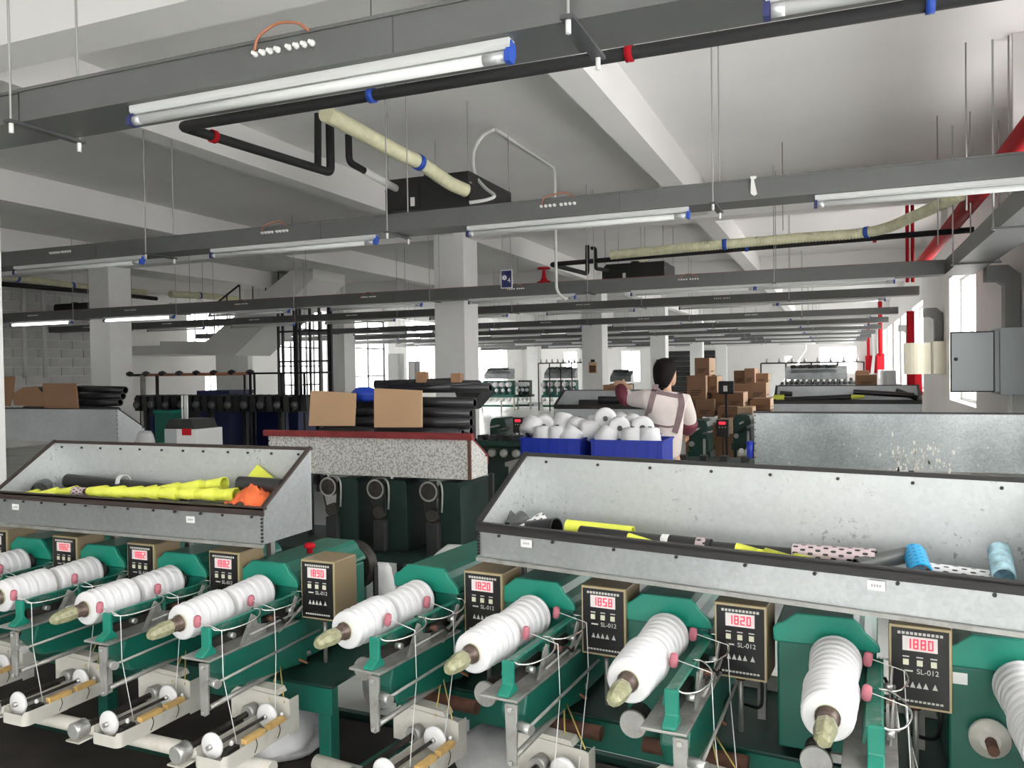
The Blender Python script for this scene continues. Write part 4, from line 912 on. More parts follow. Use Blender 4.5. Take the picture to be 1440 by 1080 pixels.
# one green head turned to the camera at the left end of the rear hopper and others of the third row
def far_head(p, lab, s=1., ctrl_=True):
    e = empty('winding_unit', (p.x, p.y, 0), random.uniform(-.05, .05), lab, 'winding head', 'green winding heads')
    b = B(); b.prism([(-.12, .55), (.12, .55), (.12, .86), (.10, .92), (.06, .94), (-.06, .94), (-.10, .92), (-.12, .86)], 'y', 0, .42); b.build('housing', 'green_dark', e, bevel=.01)
    B().cyl((.02, 0, .84), (.02, -.35, .84), .013, n=8).build('spindle', 'steel', e)
    B().box(.1, .16, -.35, 0, .74, .78).build('arm', 'green_dark', e)
    B().tube(smooth([(.1, -.3, .8), (.2, -.28, .82), (.2, -.05, .82), (.1, -.02, .8)]), .005, 5).build('wire_guide', 'wire', e)
    B().bar((.12, -.3, .76), (.12, -.3, .5), .03, .01, up=(0, 1, 0)).build('lever', 'worn_steel', e)
    B().lathe([(0, .03), (.5, .035), (1, .02)], (-.05, -.22, .66), (-.05, -.15, .66), 12).build('weight_disc', 'worn_steel', e)
    B().box(-.14, .14, 0, .4, .45, .55).build('bed', 'green_dark', e)
    B().box(-.02, .16, -.3, -.02, .40, .46).build('tension_tray', 'cream_metal', e)
    for x in (.03, .11): B().cyl((x, -.31, .47), (x, -.29, .47), .035, n=14).build('disc', 'ceramic', e)
    for x in (-.1, .1): B().box(x-.02, x+.02, .05, .09, 0, .45).build('leg', 'green_dark', e)
    if ctrl_:
        B().box(.22, .36, 0, .1, .74, .95).build('control_case', 'panel_black', e)
        B().box(.25, .33, -.006, 0, .89, .925).build('display', 'display_red', e)
        for x in (.25, .285, .32): B().box(x, x+.012, -.005, 0, .85, .862).build('button', 'button', e)
        B().cyl((.29, .05, .45), (.29, .05, .74), .01, n=6).build('post', 'frame_black', e)
    return e
p = atz(982, 591, .94); far_head(p, 'dark green winding head with red display right of the person')
p = atz(1043, 583, .94); far_head(p, 'dark green winding head at the left end of the plain rear hopper', ctrl_=False)
p = atz(700, 588, .94); far_head(p, 'dark green winding head with red display behind the rusty hopper')
p = atz(683, 590, .94); far_head(Vector((p.x-.3, p.y-1.2, 0)), 'dark green winding head half hidden behind the rusty hopper corner')
p = atz(1075, 592, .94); far_head(Vector((p.x, p.y+1.0, 0)), 'dark green winding head peeping out behind the plain rear hopper', ctrl_=False)
for x0, x1, Y, z_, w_ in ((666, 733, 8.6, .84, 'between the rusty hopper and the crates'), (945, 1062, 9.2, .60, 'right of the person')):
    a, c = aty(x0, 600, Y), aty(x1, 600, Y); e = empty('machine_frame', (a.x, Y, 0), 0, 'dark low machine bank '+w_, 'machine frame'); W_ = c.x-a.x
    B().box(0, W_, .05, .5, .12, z_-.12).build('bank_body', 'green_grimy_shaded', e, bevel=.02)
    B().box(-.02, W_+.02, 0, .52, z_-.12, z_-.06).build('table_top', 'green_dark', e)
    for i in range(4):
        x = W_*(i+.5)/4; B().lathe([(0, .03), (.3, .05), (1, .045)], (x, -.03, z_-.2), (x, .06, z_-.2), 14).build('wheel', 'worn_steel', e)
        B().box(x-.05, x+.03, .05, .2, z_-.06, z_).build('bracket', 'machine_dark', e)
    for x in (.02, W_-.07): B().box(x, x+.05, .1, .4, 0, .12).build('foot', 'machine_dark', e)
# third row hoppers facing the camera
HA = hopper((-3.62, 10.45, .93), 0, 1.45, .42, .18, .37, 'open hopper of black tubes behind the person', 'galv_matte', 'galv_matte', 'rim_dark', 0, (), .05)
HB = hopper((-.86, 11.9, .93), 0, 1.86, .40, .19, .38, 'open hopper of black tubes in front of the cartons', 'galv_matte', 'galv_matte', 'rim_dark', 0, (), .05)
for nm, x0, x1, y0, w_ in (('A', -3.5, -2.3, 10.5, 'behind the person'), ('B', -.8, .95, 11.95, 'in front of the cartons')):
    e = empty('machine_frame', (x0, y0, 0), 0, 'green frame under the open hopper '+w_, 'machine frame')
    B().box(0, x1-x0, 0, .5, .40, .5).build('table_top', 'green_dark', e)
    for x in (.05, x1-x0-.1):
        for y in (.03, .42): B().box(x, x+.06, y, y+.06, 0, .4).build('leg', 'green_dark', e)
        B().box(x, x+.04, .2, .24, .5, .93).build('post', 'machine_dark', e)
    B().box(.02, x1-x0-.02, -.02, .1, .5, .9).build('head_bank', 'machine_dark', e)
h = HA
for k, (a, b_, w_) in enumerate((((842, 562), (902, 564), 'upper'), ((815, 567), (905, 569), 'lower left'), ((838, 568), (905, 566), 'lower right'))):
    tubething(hp(h, *a, .15+.08*k), hp(h, *b_, .15+.08*k), .05, .05, 'black_tube', '%s black tube in the hopper behind the person' % w_, 'black tubes in the far hoppers')
h = HB
for k, (a, b_, w_) in enumerate((((1100, 562), (1200, 558), 'long left'), ((1200, 551), (1285, 556), 'long right'), ((1260, 549), (1290, 560), 'short slanting right'), ((1097, 553), (1114, 554), 'short left'))):
    tubething(hp(h, *a, .12+.07*k), hp(h, *b_, .12+.07*k), .035, .035, 'black_tube', '%s black tube in the hopper before the cartons' % w_, 'black tubes in the far hoppers')
tubething(hp(h, 1088, 560, .06), hp(h, 1103, 560, .06), .05, .05, 'yellow_tube', 'pale green-yellow tube end at the left of the hopper before the cartons', 'black tubes in the far hoppers')
tubething(hp(h, 1197, 558, .05), hp(h, 1216, 558, .05), .035, .02, 'yellow_tube', 'small yellow tube in the middle of the hopper before the cartons', 'black tubes in the far hoppers')
# heaps of black tubes on the rusty and far left hoppers, cardboard sheets, blue tarp
def heap(pts, r, L, axis, lab, grp, m='black_tube', ids=None):
    src = None
    for k, p in enumerate(pts):
        if src is None:
            src = B().lathe([(0, r*.7), (0, r), (1, r), (1, r*.7)], (-L/2, 0, 0), (L/2, 0, 0), 12, caps=False).build('black_tube', m); o = src
        else: o = inst(src)
        o.location = p[:3]; o.rotation_euler = (0, random.uniform(-.03, .03), axis+random.uniform(-.06, .06)); tag(o, lab+', '+(p[3] if len(p) > 3 else TOPN[k]), 'tube', grp)
TOPN = ['left', 'middle', 'right', 'lower left', 'lower middle', 'lower right']
ON = ['first', 'second', 'third', 'fourth', 'fifth', 'sixth', 'seventh']
def pile(x0, x1, y0, y1, z0, rows, r):
    out = []
    for j in range(rows):
        n = max(1, int((y1-y0)/(2*r))-j)
        for i in range(n):
            for x in (x0, x1): out.append((x+random.uniform(-.03, .03), y0+r+(i+j*.5)*2*r, z0+r+j*1.75*r, '%s layer, %s from front, %s half' % (ON[j], ON[i], 'left' if x == x0 else 'right')))
    return out
heap(pile(-2.95, -2.48, 4.50, 4.72, 1.11, 5, .036), .035, .62, 0, 'black tube on the rusty hopper', 'black tubes piled on the rusty hopper')
heap(pile(-7.1, -6.5, 5.46, 5.74, 1.12, 6, .036), .035, .6, 0, 'black tube on the far left hopper', 'black tubes piled on the far left hopper')
heap([tuple(aty(x, y, 4.7)) for x, y in ((575, 541), (600, 539), (625, 541), (588, 545), (614, 546), (640, 545))], .03, .5, 0, 'black tube lying along the top of the rusty hopper heap', 'black tubes on top of the rusty heap')
def sheet_card(c, m, lab, Y, th=.012):
    P = [aty(x, y, Y) for x, y in c]; e = B(-P[0]).prism([(p.x, p.z) for p in P], 'y', Y, Y+th).build('cardboard_sheet', m); e.location = P[0]
    return tag(e, lab, 'cardboard', 'cardboard sheets')
sheet_card([(434, 599), (437, 549), (500, 553), (498, 599)], 'cardboard', 'left cardboard sheet standing on the rusty hopper', 4.44)
sheet_card([(526, 601), (526, 546), (593, 549), (593, 601)], 'cardboard', 'right cardboard sheet standing on the rusty hopper', 4.44)
sheet_card([(62, 574), (60, 539), (106, 539), (110, 574)], 'cardboard_dark', 'square brown cardboard sheet on the far left hopper', 5.40)
sheet_card([(20, 570), (16, 555), (32, 545), (50, 543), (62, 557), (66, 572)], 'cardboard_dark', 'torn brown cardboard piece on the far left hopper', 5.39)
sheet_card([(-4, 571), (-4, 530), (20, 529), (18, 552), (13, 571)], 'cardboard_dark', 'brown cardboard flap at the left edge of the photo', 5.38)
o = sack(aty(513, 565, 4.62), .1, .06, .05, 'blue plastic bag between the cardboard sheets', 'tarp_blue', 11); o['category'] = 'bag'; del o['group']; o.name = 'plastic_bag'
b = B(); P = [aty(x, y, 5.1) for x, y in ((640, 552), (676, 552), (655, 577), (648, 577))]; b.prism([(p.x, p.z) for p in P], 'y', 5.1, 5.35)
e = empty('metal_chute', (P[2].x, 5.2, 0), 0, 'dark slanted metal chute behind the heap on the rusty hopper', 'chute'); b.o = Vector(); o = b.build('chute_body', 'machine_dark', e); o.location = (-P[2].x, -5.2, 0)
B().box(-.02, .02, -.02, .02, 0, P[2].z).build('post', 'machine_dark', e)
# ------------------------------------------------------------------ crates of yarn cones on a trolley
YT = 5.75; zt = aty(840, 650, YT-.1).z
tx0, tx1 = aty(733, 640, YT).x-.02, aty(935, 640, YT).x+.02
e = empty('trolley', ((tx0+tx1)/2, YT, 0), 0, 'grey trolley carrying the blue crates', 'trolley')
hw = (tx1-tx0)/2
B().box(-hw, hw, -.28, .35, zt-.03, zt).build('deck', 'worn_steel', e)
for x in (-hw+.02, hw-.05):
    for y in (-.26, .31): B().box(x, x+.03, y, y+.03, .06, zt-.03).build('leg', 'worn_steel', e)
for x in (-hw+.035, hw-.035):
    for y in (-.24, .32): B().cyl((x-.015, y, .03), (x+.015, y, .03), .03, n=12).build('castor', 'rubber', e)
def crate(x0, x1, y0, y1, z, h, lab):
    e = empty('plastic_crate', ((x0+x1)/2, (y0+y1)/2, z), 0, lab, 'crate', 'blue plastic crates'); W, D = (x1-x0)/2, (y1-y0)/2; T = .006; k = .96
    B().box(-W*k, W*k, -D*k, D*k, 0, T).build('base', 'crate_blue', e)
    for s in (-1, 1):
        B().prism([(-W*k, T), (W*k, T), (W, h), (-W, h)], 'y', s*D*.98-T/2, s*D*.98+T/2).build('wall', 'crate_blue', e)
        B().prism([(-D*k, T), (D*k, T), (D, h), (-D, h)], 'x', s*W*.98-T/2, s*W*.98+T/2).build('wall', 'crate_blue', e)
        B().box(-W-.008, W+.008, s*D-.008, s*D+.008, h-.012, h).build('rim', 'crate_blue', e)
        B().box(s*W-.008, s*W+.008, -D, D, h-.012, h).build('rim', 'crate_blue', e)
    for i in range(7):
        x = -W*.9+W*1.8*i/6; B().box(x-.003, x+.003, -D-.007, -D*.98, .01, h-.012).build('rib', 'crate_blue', e)
cz = aty(780, 638, YT-.26).z-zt
ch = aty(780, 617, YT-.25).z-zt
xa, xb, xc, xd = [aty(x, 630, YT-.2).x for x in (733, 817, 834, 934)]
crate(xa, xb, YT-.22, YT+.16, zt, ch, 'left blue crate of white yarn cones')
crate(xc, xd, YT-.26, YT+.12, zt, ch, 'right blue crate of white yarn cones')
crate(xb-.12, xd-.15, YT+.14, YT+.40, zt, ch, 'rear blue crate behind the other two')
cone_src = None
def cone(p, d, lab, s=1.):
    # tapered white cone of yarn, d = direction of its axis, small end last
    e = empty('yarn_cone', p, 0, lab, 'yarn cone', 'white yarn cones in the blue crates')
    e.rotation_mode = 'QUATERNION'; e.rotation_quaternion = Vector(d).to_track_quat('Y', 'Z')
    B().lathe([(-.45, .02), (-.46, .055), (-.43, .076), (-.3, .083), (.35, .069), (.44, .060), (.47, .022)], (0, 0, 0), (0, .15*s, 0), 22, caps=False).build('yarn_winding', 'yarn', e)
    B().lathe([(-.52, .018), (.52, .013)], (0, 0, 0), (0, .15*s, 0), 12, caps=True).build('core_tube', 'grey_tube', e)
cl = [(748, 600, 0, (.3, .5, .8)), (766, 596, .1, (-.25, 1, .25)), (792, 594, .12, (.1, .3, 1)), (812, 600, .05, (.2, .2, 1)), (832, 605, .0, (1, .1, .1)), (851, 588, .05, (-.3, 1, .02)), (871, 600, -.05, (-.3, 1, .12)), (889, 597, .1, (-.1, 1, .3)), (903, 600, -.02, (-.28, 1, .05)),
      (764, 612, -.09, (0, .1, 1)), (784, 612, -.09, (0, 0, 1)), (804, 613, -.09, (.5, .2, .7)), (854, 614, -.12, (.4, .3, .8)), (889, 615, -.12, (0, .1, 1)), (914, 615, -.12, (0, 0, 1)), (747, 600, .1, (.2, .2, 1)), (838, 597, .25, (0, .2, 1)), (872, 595, .3, (.5, .4, .6))]
W9 = ['far left standing', 'left lying end-on', 'tall left-middle', 'middle standing', 'sideways middle', 'topmost with its core facing us', 'right-middle with core facing us', 'half hidden right', 'right with core facing us', 'front left sunk', 'front left-middle sunk', 'front tilted', 'front tilted of the right crate', 'front middle of the right crate', 'front right of the right crate', 'rear left', 'rear middle', 'rear right']
for (x, y, dv, d), wd in zip(cl, W9): cone(aty(x, y, YT+dv), d, '%s white yarn cone in the blue crates' % wd)
# ------------------------------------------------------------------ the person at the machine
def skin(name, V, E_, R, m, parent, sub=2, root=0):
    me = bpy.data.meshes.new(name); me.from_pydata(V, E_, []); o = bpy.data.objects.new(name, me); COL.objects.link(o); o.parent = parent
    me.materials.append(MATS[m]); s = o.modifiers.new('skin', 'SKIN'); s.use_smooth_shade = True
    for i, r in enumerate(R):
        sv = me.skin_vertices[0].data[i]; sv.radius = r if isinstance(r, tuple) else (r, r); sv.use_root = i == root
    if sub: q = o.modifiers.new('sub', 'SUBSURF'); q.levels = q.render_levels = sub
    dg = bpy.context.evaluated_depsgraph_get(); bpy.context.view_layer.update(); me2 = bpy.data.meshes.new_from_object(o.evaluated_get(dg)); o.modifiers.clear(); o.data = me2
    for p in me2.polygons: p.use_smooth = True
    return o
PD = 6.7
base = atd(930, 560, PD)
per = empty('person', (base.x, base.y, 0), YAW, 'person seen from behind in a pale hoodie, mauve apron straps and dark red oversleeves', 'person')
def P_(x, y, dd=0.):   # local coordinates: across, away from camera, up
    p = atd(x, y, PD); v = Matrix.Rotation(-YAW, 3, 'Z') @ Vector((p.x-base.x, p.y-base.y, 0)); return (v.x, v.y+dd, p.z)
LH, RH = P_(882, 541, .22), P_(968, 611, .12)
neck = P_(937, 552, .02); hd = P_(938, 524, .03); chest = P_(935, 585, 0); waist = P_(932, 625, .0); hip = (waist[0], .02, .86)
lsh, rsh = P_(908, 560, .0), P_(961, 564, .0)
lel, rel = P_(889, 562, .10), P_(971, 590, .02)
# body: pelvis, spine, head, arms with fingers, legs (one surface)
V = [hip, waist, chest, neck, hd, lsh, lel, LH, rsh, rel, RH, (hip[0]-.09, .02, .80), (hip[0]-.10, .03, .45), (hip[0]-.10, 0, .08), (hip[0]-.10, .12, .04), (hip[0]+.09, .02, .80), (hip[0]+.10, .0, .45), (hip[0]+.10, -.04, .08), (hip[0]+.10, .08, .04)]
E_ = [(0, 1), (1, 2), (2, 3), (3, 4), (2, 5), (5, 6), (6, 7), (2, 8), (8, 9), (9, 10), (0, 11), (11, 12), (12, 13), (13, 14), (0, 15), (15, 16), (16, 17), (17, 18)]
R = [(.13, .10), (.12, .09), (.14, .09), .045, .05, .05, .038, .03, .05, .038, .03, .08, .055, .042, .04, .08, .055, .042, .04]
def finger(root_, dirs, k0):
    for dx, dy, dz, L in dirs:
        a = len(V); r0 = Vector(V[root_]); d = Vector((dx, dy, dz)).normalized()
        V.append(tuple(r0+d*(L*.55))); V.append(tuple(r0+d*L+Vector((0, .01, -.015)))); E_.extend([(root_, a), (a, a+1)]); R.extend([.011, .008])
finger(7, [(-.9, .3, .1, .085), (-.8, .5, .25, .095), (-.6, .6, .4, .095), (-.4, .7, .45, .085), (.1, .4, .9, .06)], 0)
finger(10, [(.1, .6, -.8, .085), (.2, .7, -.7, .095), (.35, .75, -.6, .095), (.5, .7, -.5, .085), (-.4, .8, -.2, .06)], 0)
skin('body', V, E_, R, 'skin', per, 2)
# head: shaped skull with jaw, nose, ear; hair over it
def blob(name, rings, m, parent, n=20, sub=1):
    vs = []
    for z, cx, cy, rx, ry in rings:
        for i in range(n): a = 2*PI*i/n; vs.append((cx+rx*math.cos(a), cy+ry*math.sin(a), z))
    fs = [(j*n+i, j*n+(i+1) % n, (j+1)*n+(i+1) % n, (j+1)*n+i) for j in range(len(rings)-1) for i in range(n)]+[tuple(range(n))[::-1], tuple((len(rings)-1)*n+i for i in range(n))]
    b = B(); b.add(vs, fs, True); o = b.build(name, m, parent)
    if sub: s = o.modifiers.new('soft', 'SUBSURF'); s.levels = s.render_levels = sub
    return o
hx, hy, hz = hd
hdE = empty('head', (hx, hy, hz)); hdE.parent = per; hdE.rotation_euler = (.06, 0, -.85)
blob('face', [(-.115, 0, .045, .03, .03), (-.10, 0, .035, .048, .055), (-.06, 0, .018, .062, .078), (-.01, 0, .006, .072, .088), (.05, 0, 0, .074, .092), (.09, 0, -.005, .06, .078), (.115, 0, -.008, .03, .04)], 'skin', hdE)
B().prism([(.085, .02), (.112, -.018), (.088, -.03)], 'x', -.012, .012).build('nose', 'skin', hdE, bevel=.004)
for s in (-1, 1):
    blob('ear', [(-.03, s*.072, .0, .006, .012), (0, s*.078, -.005, .009, .018), (.025, s*.076, -.006, .006, .014)], 'skin', hdE, 10)
    blob('eye', [(.002, s*.03, .084, .012, .006), (.01, s*.03, .086, .014, .008), (.017, s*.03, .084, .010, .005)], 'panel_black', hdE, 10)
blob('mouth', [(-.072, 0, .086, .018, .006), (-.066, 0, .088, .02, .007), (-.06, 0, .086, .016, .005)], 'pink', hdE, 10)
blob('hair', [(-.13, 0, -.066, .040, .028), (-.10, 0, -.064, .068, .046), (-.05, 0, -.048, .088, .068), (0, 0, -.030, .098, .088), (.045, 0, -.014, .102, .102), (.085, 0, -.01, .088, .092), (.112, 0, -.012, .058, .06), (.125, 0, -.012, .02, .024)], 'hair', hdE)
blob('hair_tuft', [(-.15, 0, -.066, .012, .010), (-.11, 0, -.07, .026, .02), (-.05, 0, -.085, .04, .03), (0, 0, -.09, .02, .02)], 'hair', hdE, 12)
# hoodie
V = [(waist[0], .01, .82), waist, chest, P_(936, 556, .01), P_(937, 551, .01), lsh, (lel[0]+.03, lel[1]-.02, lel[2]+.0), lel, rsh, tuple((Vector(rsh)+Vector(rel))/2), rel, tuple(Vector(rel).lerp(Vector(RH), .45)), tuple(Vector(lel).lerp(Vector(LH), .5)+Vector((-.04, 0, .01)))]
E_ = [(0, 1), (1, 2), (2, 3), (3, 4), (3, 5), (5, 6), (6, 7), (3, 8), (8, 9), (9, 10), (10, 11), (7, 12)]
R = [(.165, .125), (.168, .13), (.178, .125), (.115, .09), (.055, .055), .082, .072, .062, .082, .074, .066, .058, .05]
hood = skin('hoodie', V, E_, R, 'hoodie', per, 2)
# oversleeves
V = [lel, tuple(Vector(lel).lerp(Vector(LH), .0)+Vector((-.045, .02, .0))), tuple(Vector(lel).lerp(Vector(LH), .55)+Vector((-.06, 0, .02))), tuple(Vector(LH)+Vector((-.005, -.02, -.02)))]
skin('oversleeve', V, [(0, 1), (1, 2), (2, 3)], [.072, .078, .066, .04], 'sleeve_red', per, 2)
V = [rel, tuple(Vector(rel).lerp(Vector(RH), .4)+Vector((.015, 0, 0))), tuple(Vector(rel).lerp(Vector(RH), .8)), tuple(Vector(RH)+Vector((0, -.01, .02)))]
skin('oversleeve', V, [(0, 1), (1, 2), (2, 3)], [.074, .08, .066, .045], 'sleeve_red', per, 2)
# apron straps wrapped on to the back
def strap(pts, w_, lab='strap'):
    dg = bpy.context.evaluated_depsgraph_get(); bpy.context.view_layer.update()
    out = []
    S_ = smooth([P_(x, y, 0) for x, y in pts], 8)
    for p in S_:
        ok, loc, nr, _ = hood.ray_cast(Vector((p.x, -1.2, p.z)), Vector((0, 1, 0)))
        out.append((loc if ok else Vector((p.x, -.1, p.z)))+Vector((0, -.008, 0)))
    b = B(); vs = []; n = len(out)
    for i in range(n):
        t = (out[min(i+1, n-1)]-out[max(i-1, 0)]).normalized(); s_ = t.cross(Vector((0, 1, 0))).normalized()*w_/2
        vs += [out[i]+s_, out[i]-s_, out[i]-s_+Vector((0, .012, 0)), out[i]+s_+Vector((0, .012, 0))]
    fs = [(4*i+a, 4*i+(a+1) % 4, 4*i+4+(a+1) % 4, 4*i+4+a) for i in range(n-1) for a in range(4)]+[(0, 1, 2, 3), tuple(4*(n-1)+a for a in (3, 2, 1, 0))]
    b.add(vs, fs, False); b.build('apron_strap', 'apron', per)
strap([(919, 540), (918, 550), (914, 562), (910, 578), (907, 592)], .045)
strap([(953, 552), (955, 566), (953, 580), (949, 595), (945, 607)], .05)
strap([(920, 551), (932, 553), (945, 556), (952, 557)], .035)
strap([(910, 594), (922, 597), (935, 599), (946, 598)], .016)
strap([(921, 598), (920, 606), (919, 614)], .03)
# trousers
V = [(waist[0], .01, .92), hip, (hip[0]-.09, .02, .78), (hip[0]-.10, .03, .45), (hip[0]-.10, 0, .09), (hip[0]+.09, .02, .78), (hip[0]+.10, 0, .45), (hip[0]+.10, -.04, .09)]
skin('trousers', V, [(0, 1), (1, 2), (2, 3), (3, 4), (1, 5), (5, 6), (6, 7)], [(.14, .11), (.15, .12), .10, .075, .065, .10, .075, .065], 'trousers', per, 2)
for s, y in ((-1, 0), (1, -.04)):
    b = B(); b.prism([(-.06, 0), (.20, 0), (.21, .03), (.10, .08), (.0, .09), (-.06, .07)], 'x', hip[0]+s*.1-.045, hip[0]+s*.1+.045); o = b.build('shoe', 'rubber', per, bevel=.015); o.location.y = y
# ------------------------------------------------------------------ cartons
def carton(x0, x1, y0, y1, Y, D, lab, m='cardboard_dark', ms='cardboard_pale'):
    a, c = aty(x0, y1, Y), aty(x1, y0, Y); W, H = c.x-a.x, c.z-a.z
    e = empty('carton', (a.x, Y, a.z), 0, lab, 'carton', 'stacked cartons')
    B().box(0, W, 0, D, 0, H).build('box', m, e, bevel=.004)
    B().box(W, W+.004, .004, D-.004, .004, H-.004).build('end_flap', ms, e)
    B().box(0.002, W-.002, D*.46, D*.54, H, H+.002).build('tape', 'cardboard_pale', e)
    for k in range(3): B().box(W*.2, W*(.62+.1*k), -.002, 0, H*(.16+.09*k), H*(.2+.09*k)).build('printed_line', 'ink', e)
    B().box(W+.004, W+.006, D*.2, D*.7, H*.2, H*.26).build('printed_line', 'ink', e)
CB = [(977, 997, 503, 528, 13.4, .42, 'carton on the very top of the left stack'), (966, 992, 528, 561, 13.3, .4, 'large carton second from the top of the left stack'), (996, 1008, 529, 553, 13.5, .4, 'narrow carton right of the second carton'),
      (964, 978, 561, 600, 13.3, .4, 'lower left carton beside the person'), (979, 1004, 561, 586, 13.2, .4, 'middle carton of the left stack'), (1000, 1021, 552, 575, 13.4, .4, 'carton behind the black bracket'), (1023, 1045, 552, 572, 13.3, .4, 'carton in the middle gap'),
      (1009, 1037, 572, 590, 13.0, .4, 'low wide carton in the middle'), (1032, 1048, 521, 540, 15.2, .45, 'upper left carton of the right stack'), (1047, 1061, 518, 540, 15.1, .45, 'upper right carton of the right stack'), (1030, 1054, 540, 561, 15, .45, 'second row left carton of the right stack'), (1054, 1077, 538, 561, 15, .45, 'second row right carton of the right stack'),
      (1058, 1083, 561, 576, 13.6, .4, 'carton at the foot of the right stack'), (1013, 1030, 588, 610, 12.9, .25, 'pale carton between the green heads'), (1037, 1058, 573, 590, 12.95, .3, 'pale open carton right of the low wide carton'), (1062, 1080, 525, 538, 15.3, .3, 'small dark carton at the right end of the right stack'), (1203, 1222, 521, 540, 21.4, .5, 'far brown carton left of the metal drum'), (1204, 1233, 527, 543, 20.5, .6, 'wide far brown carton near the right wall')]
for x0, x1, y0, y1, Y, D, lab in CB: carton(x0, x1, y0, y1, Y, D*(1.7 if Y < 16 else 1), lab, 'cardboard_dark' if 'pale' not in lab else 'cardboard_pale')
e = empty('work_table', (aty(1218, 540, 21.2).x, 21.2, 0), 0, 'plain table under the far brown cartons', 'table'); zt_ = aty(1218, 543, 20.5).z
B().box(-.5, .5, -.75, .9, zt_-.05, zt_-.004).build('top', 'worn_steel', e)
for x in (-.46, .42):
    for y in (-.7, .82): B().box(x, x+.04, y, y+.04, 0, zt_-.05).build('leg', 'worn_steel', e)
carton(848, 882, 541, 549, 10.66, .3, 'flat brown carton on the hopper behind the person')
# pallets hold the stacks up off the floor
for x0, x1, Y, w_ in ((962, 1048, 13.0, 'left'), (1026, 1080, 14.95, 'right'), (1056, 1084, 13.55, 'foot of the right')):
    a, c = aty(x0, 600, Y), aty(x1, 600, Y); e = empty('pallet_stack', (a.x, Y, 0), 0, 'block of lower cartons under the %s stack' % w_, 'carton', 'stacked cartons')
    zz = {'left': .68, 'right': 1.0}.get(w_, .88)
    for k in range(2):
        for j in range(2): B().box((c.x-a.x)*.5*j+.005, (c.x-a.x)*.5*(j+1)-.005, .1, .75, zz/2*k+.003, zz/2*(k+1)-.003).build('box', 'cardboard_dark', e)
p = aty(1021, 545, 12.9); e = empty('bracket_arm', (p.x, 12.9, 0), 0, 'black bracket arm with white tag in front of the cartons', 'bracket')
B().box(-.12, .12, 0, .06, p.z-.1, p.z+.1).build('clamp_block', 'frame_black', e, bevel=.02)
B().box(-.04, .02, -.01, 0, p.z-.06, p.z+.03).build('tag', 'paper', e)
B().cyl((0, .03, 0), (0, .03, p.z-.1), .02, n=8).build('post', 'frame_black', e)
p = aty(1058, 610, 5.4); e = empty('plastic_cup', (-.549, 5.5, 1.0), 0, 'small blue plastic cup hung at the end of the plain rear hopper', 'cup')
B().lathe([(0, .02), (1, .026)], (0, 0, 0), (0, 0, .11), 14).build('cup_wall', 'crate_blue', e)
# ------------------------------------------------------------------ right wall fittings
p = atx(1430, 470, XW); q = atx(1430, 548, XW)
zz0, zz1 = 1.30, 1.93
e = empty('electrical_panel', (XW-.22, 9.6, zz0), 0, 'grey electrical panel on the right wall with its door swung open', 'electrical panel')
o = (-(XW-.22), -9.6, -zz0)
B(o).box(XW-.22, XW-.004, 9.6, 10.15, zz0-.03, zz1+.03).build('cabinet', 'panel_grey', e, bevel=.004)
B(o).box(XW-.26, XW-.222, 9.63, 10.12, zz0, zz1).build('cabinet_lip', 'panel_grey', e)
dx0 = atz(1336, 470, 1.6); d0, d1 = aty(1336, 470, 9.6).x, aty(1398, 470, 9.6).x
B(o).box(d0, d1, 9.58, 9.61, zz0, zz1).build('door', 'rubber', e, bevel=.004)
B(o).box(d0+.012, d1-.012, 9.572, 9.58, zz0+.014, zz1-.014).build('door_skin', 'panel_grey', e)
B(o).lathe([(0, .02), (1, .016)], (d0+.05, 9.572, (zz0+zz1)/2+.03), (d0+.05, 9.55, (zz0+zz1)/2+.03), 12).build('lock', 'rubber', e)
B(o).cyl((XW-.1, 9.8, zz0-.4), (XW-.1, 9.8, zz0-.03), .03, n=10).build('conduit', 'plaster', e)
e = empty('electrical_panel', (XW-.2, 16.3, 1.2), 0, 'cream electrical box with its door open, farther along the right wall', 'electrical panel')
o = (-(XW-.2), -16.3, -1.2); d0, d1 = aty(1271, 500, 16.2).x, aty(1309, 500, 16.2).x
B(o).box(XW-.2, XW-.004, 16.2, 16.7, 1.42, 2.0).build('cabinet', 'panel_cream', e)
n = 8; P = [(d0+(d1-d0)*i/n, 16.2-.10*math.sin(PI*i/n)) for i in range(n+1)]
B(o).prism(P+[(x, y+.02) for x, y in P[::-1]], 'z', 1.42, 1.98).build('door', 'panel_cream', e)
B(o).box(d0+.02, d0+.035, 16.17, 16.2, 1.6, 1.8).build('handle', 'worn_steel', e)
for k, (x0, x1, y0, y1, Y) in enumerate(((1281, 1297, 526, 556, 15.5), (1233, 1244, 497, 520, 28), (1217, 1224, 500, 525, 33))):
    rr = ray(x1, 510); Y = min(44.5, XW*rr.y/rr.x); a, c = aty(x0, y1, Y), aty(x1, y0, Y); c.x = XW-.003; e = empty('hydrant_cabinet', (a.x, Y, a.z), 0, 'red fire cabinet on the right wall, %s' % ('below the cream box', 'far one by the drum', 'farthest one')[k], 'fire cabinet', 'red fire cabinets')
    B().box(0, c.x-a.x, 0, .25, 0, c.z-a.z).build('cabinet', 'red_paint', e, bevel=.01)
    B().box(.02, c.x-a.x-.02, -.012, 0, .03, c.z-a.z-.03).build('door', 'red_paint', e)
for k, (x, Y) in enumerate(((1238, 31), (1221, 43.5), (1281, 16.9))):
    p = aty(x, 480, Y); pipe('fire_pipe', [(p.x, Y+.1, 1.0 if k == 2 else 1.9), (p.x, Y+.1, 2.6 if k == 2 else ZC)], .07, 'red_paint', 'red riser above the %s' % ('far fire cabinet', 'farthest fire cabinet', 'cream box')[k], 'pipe')
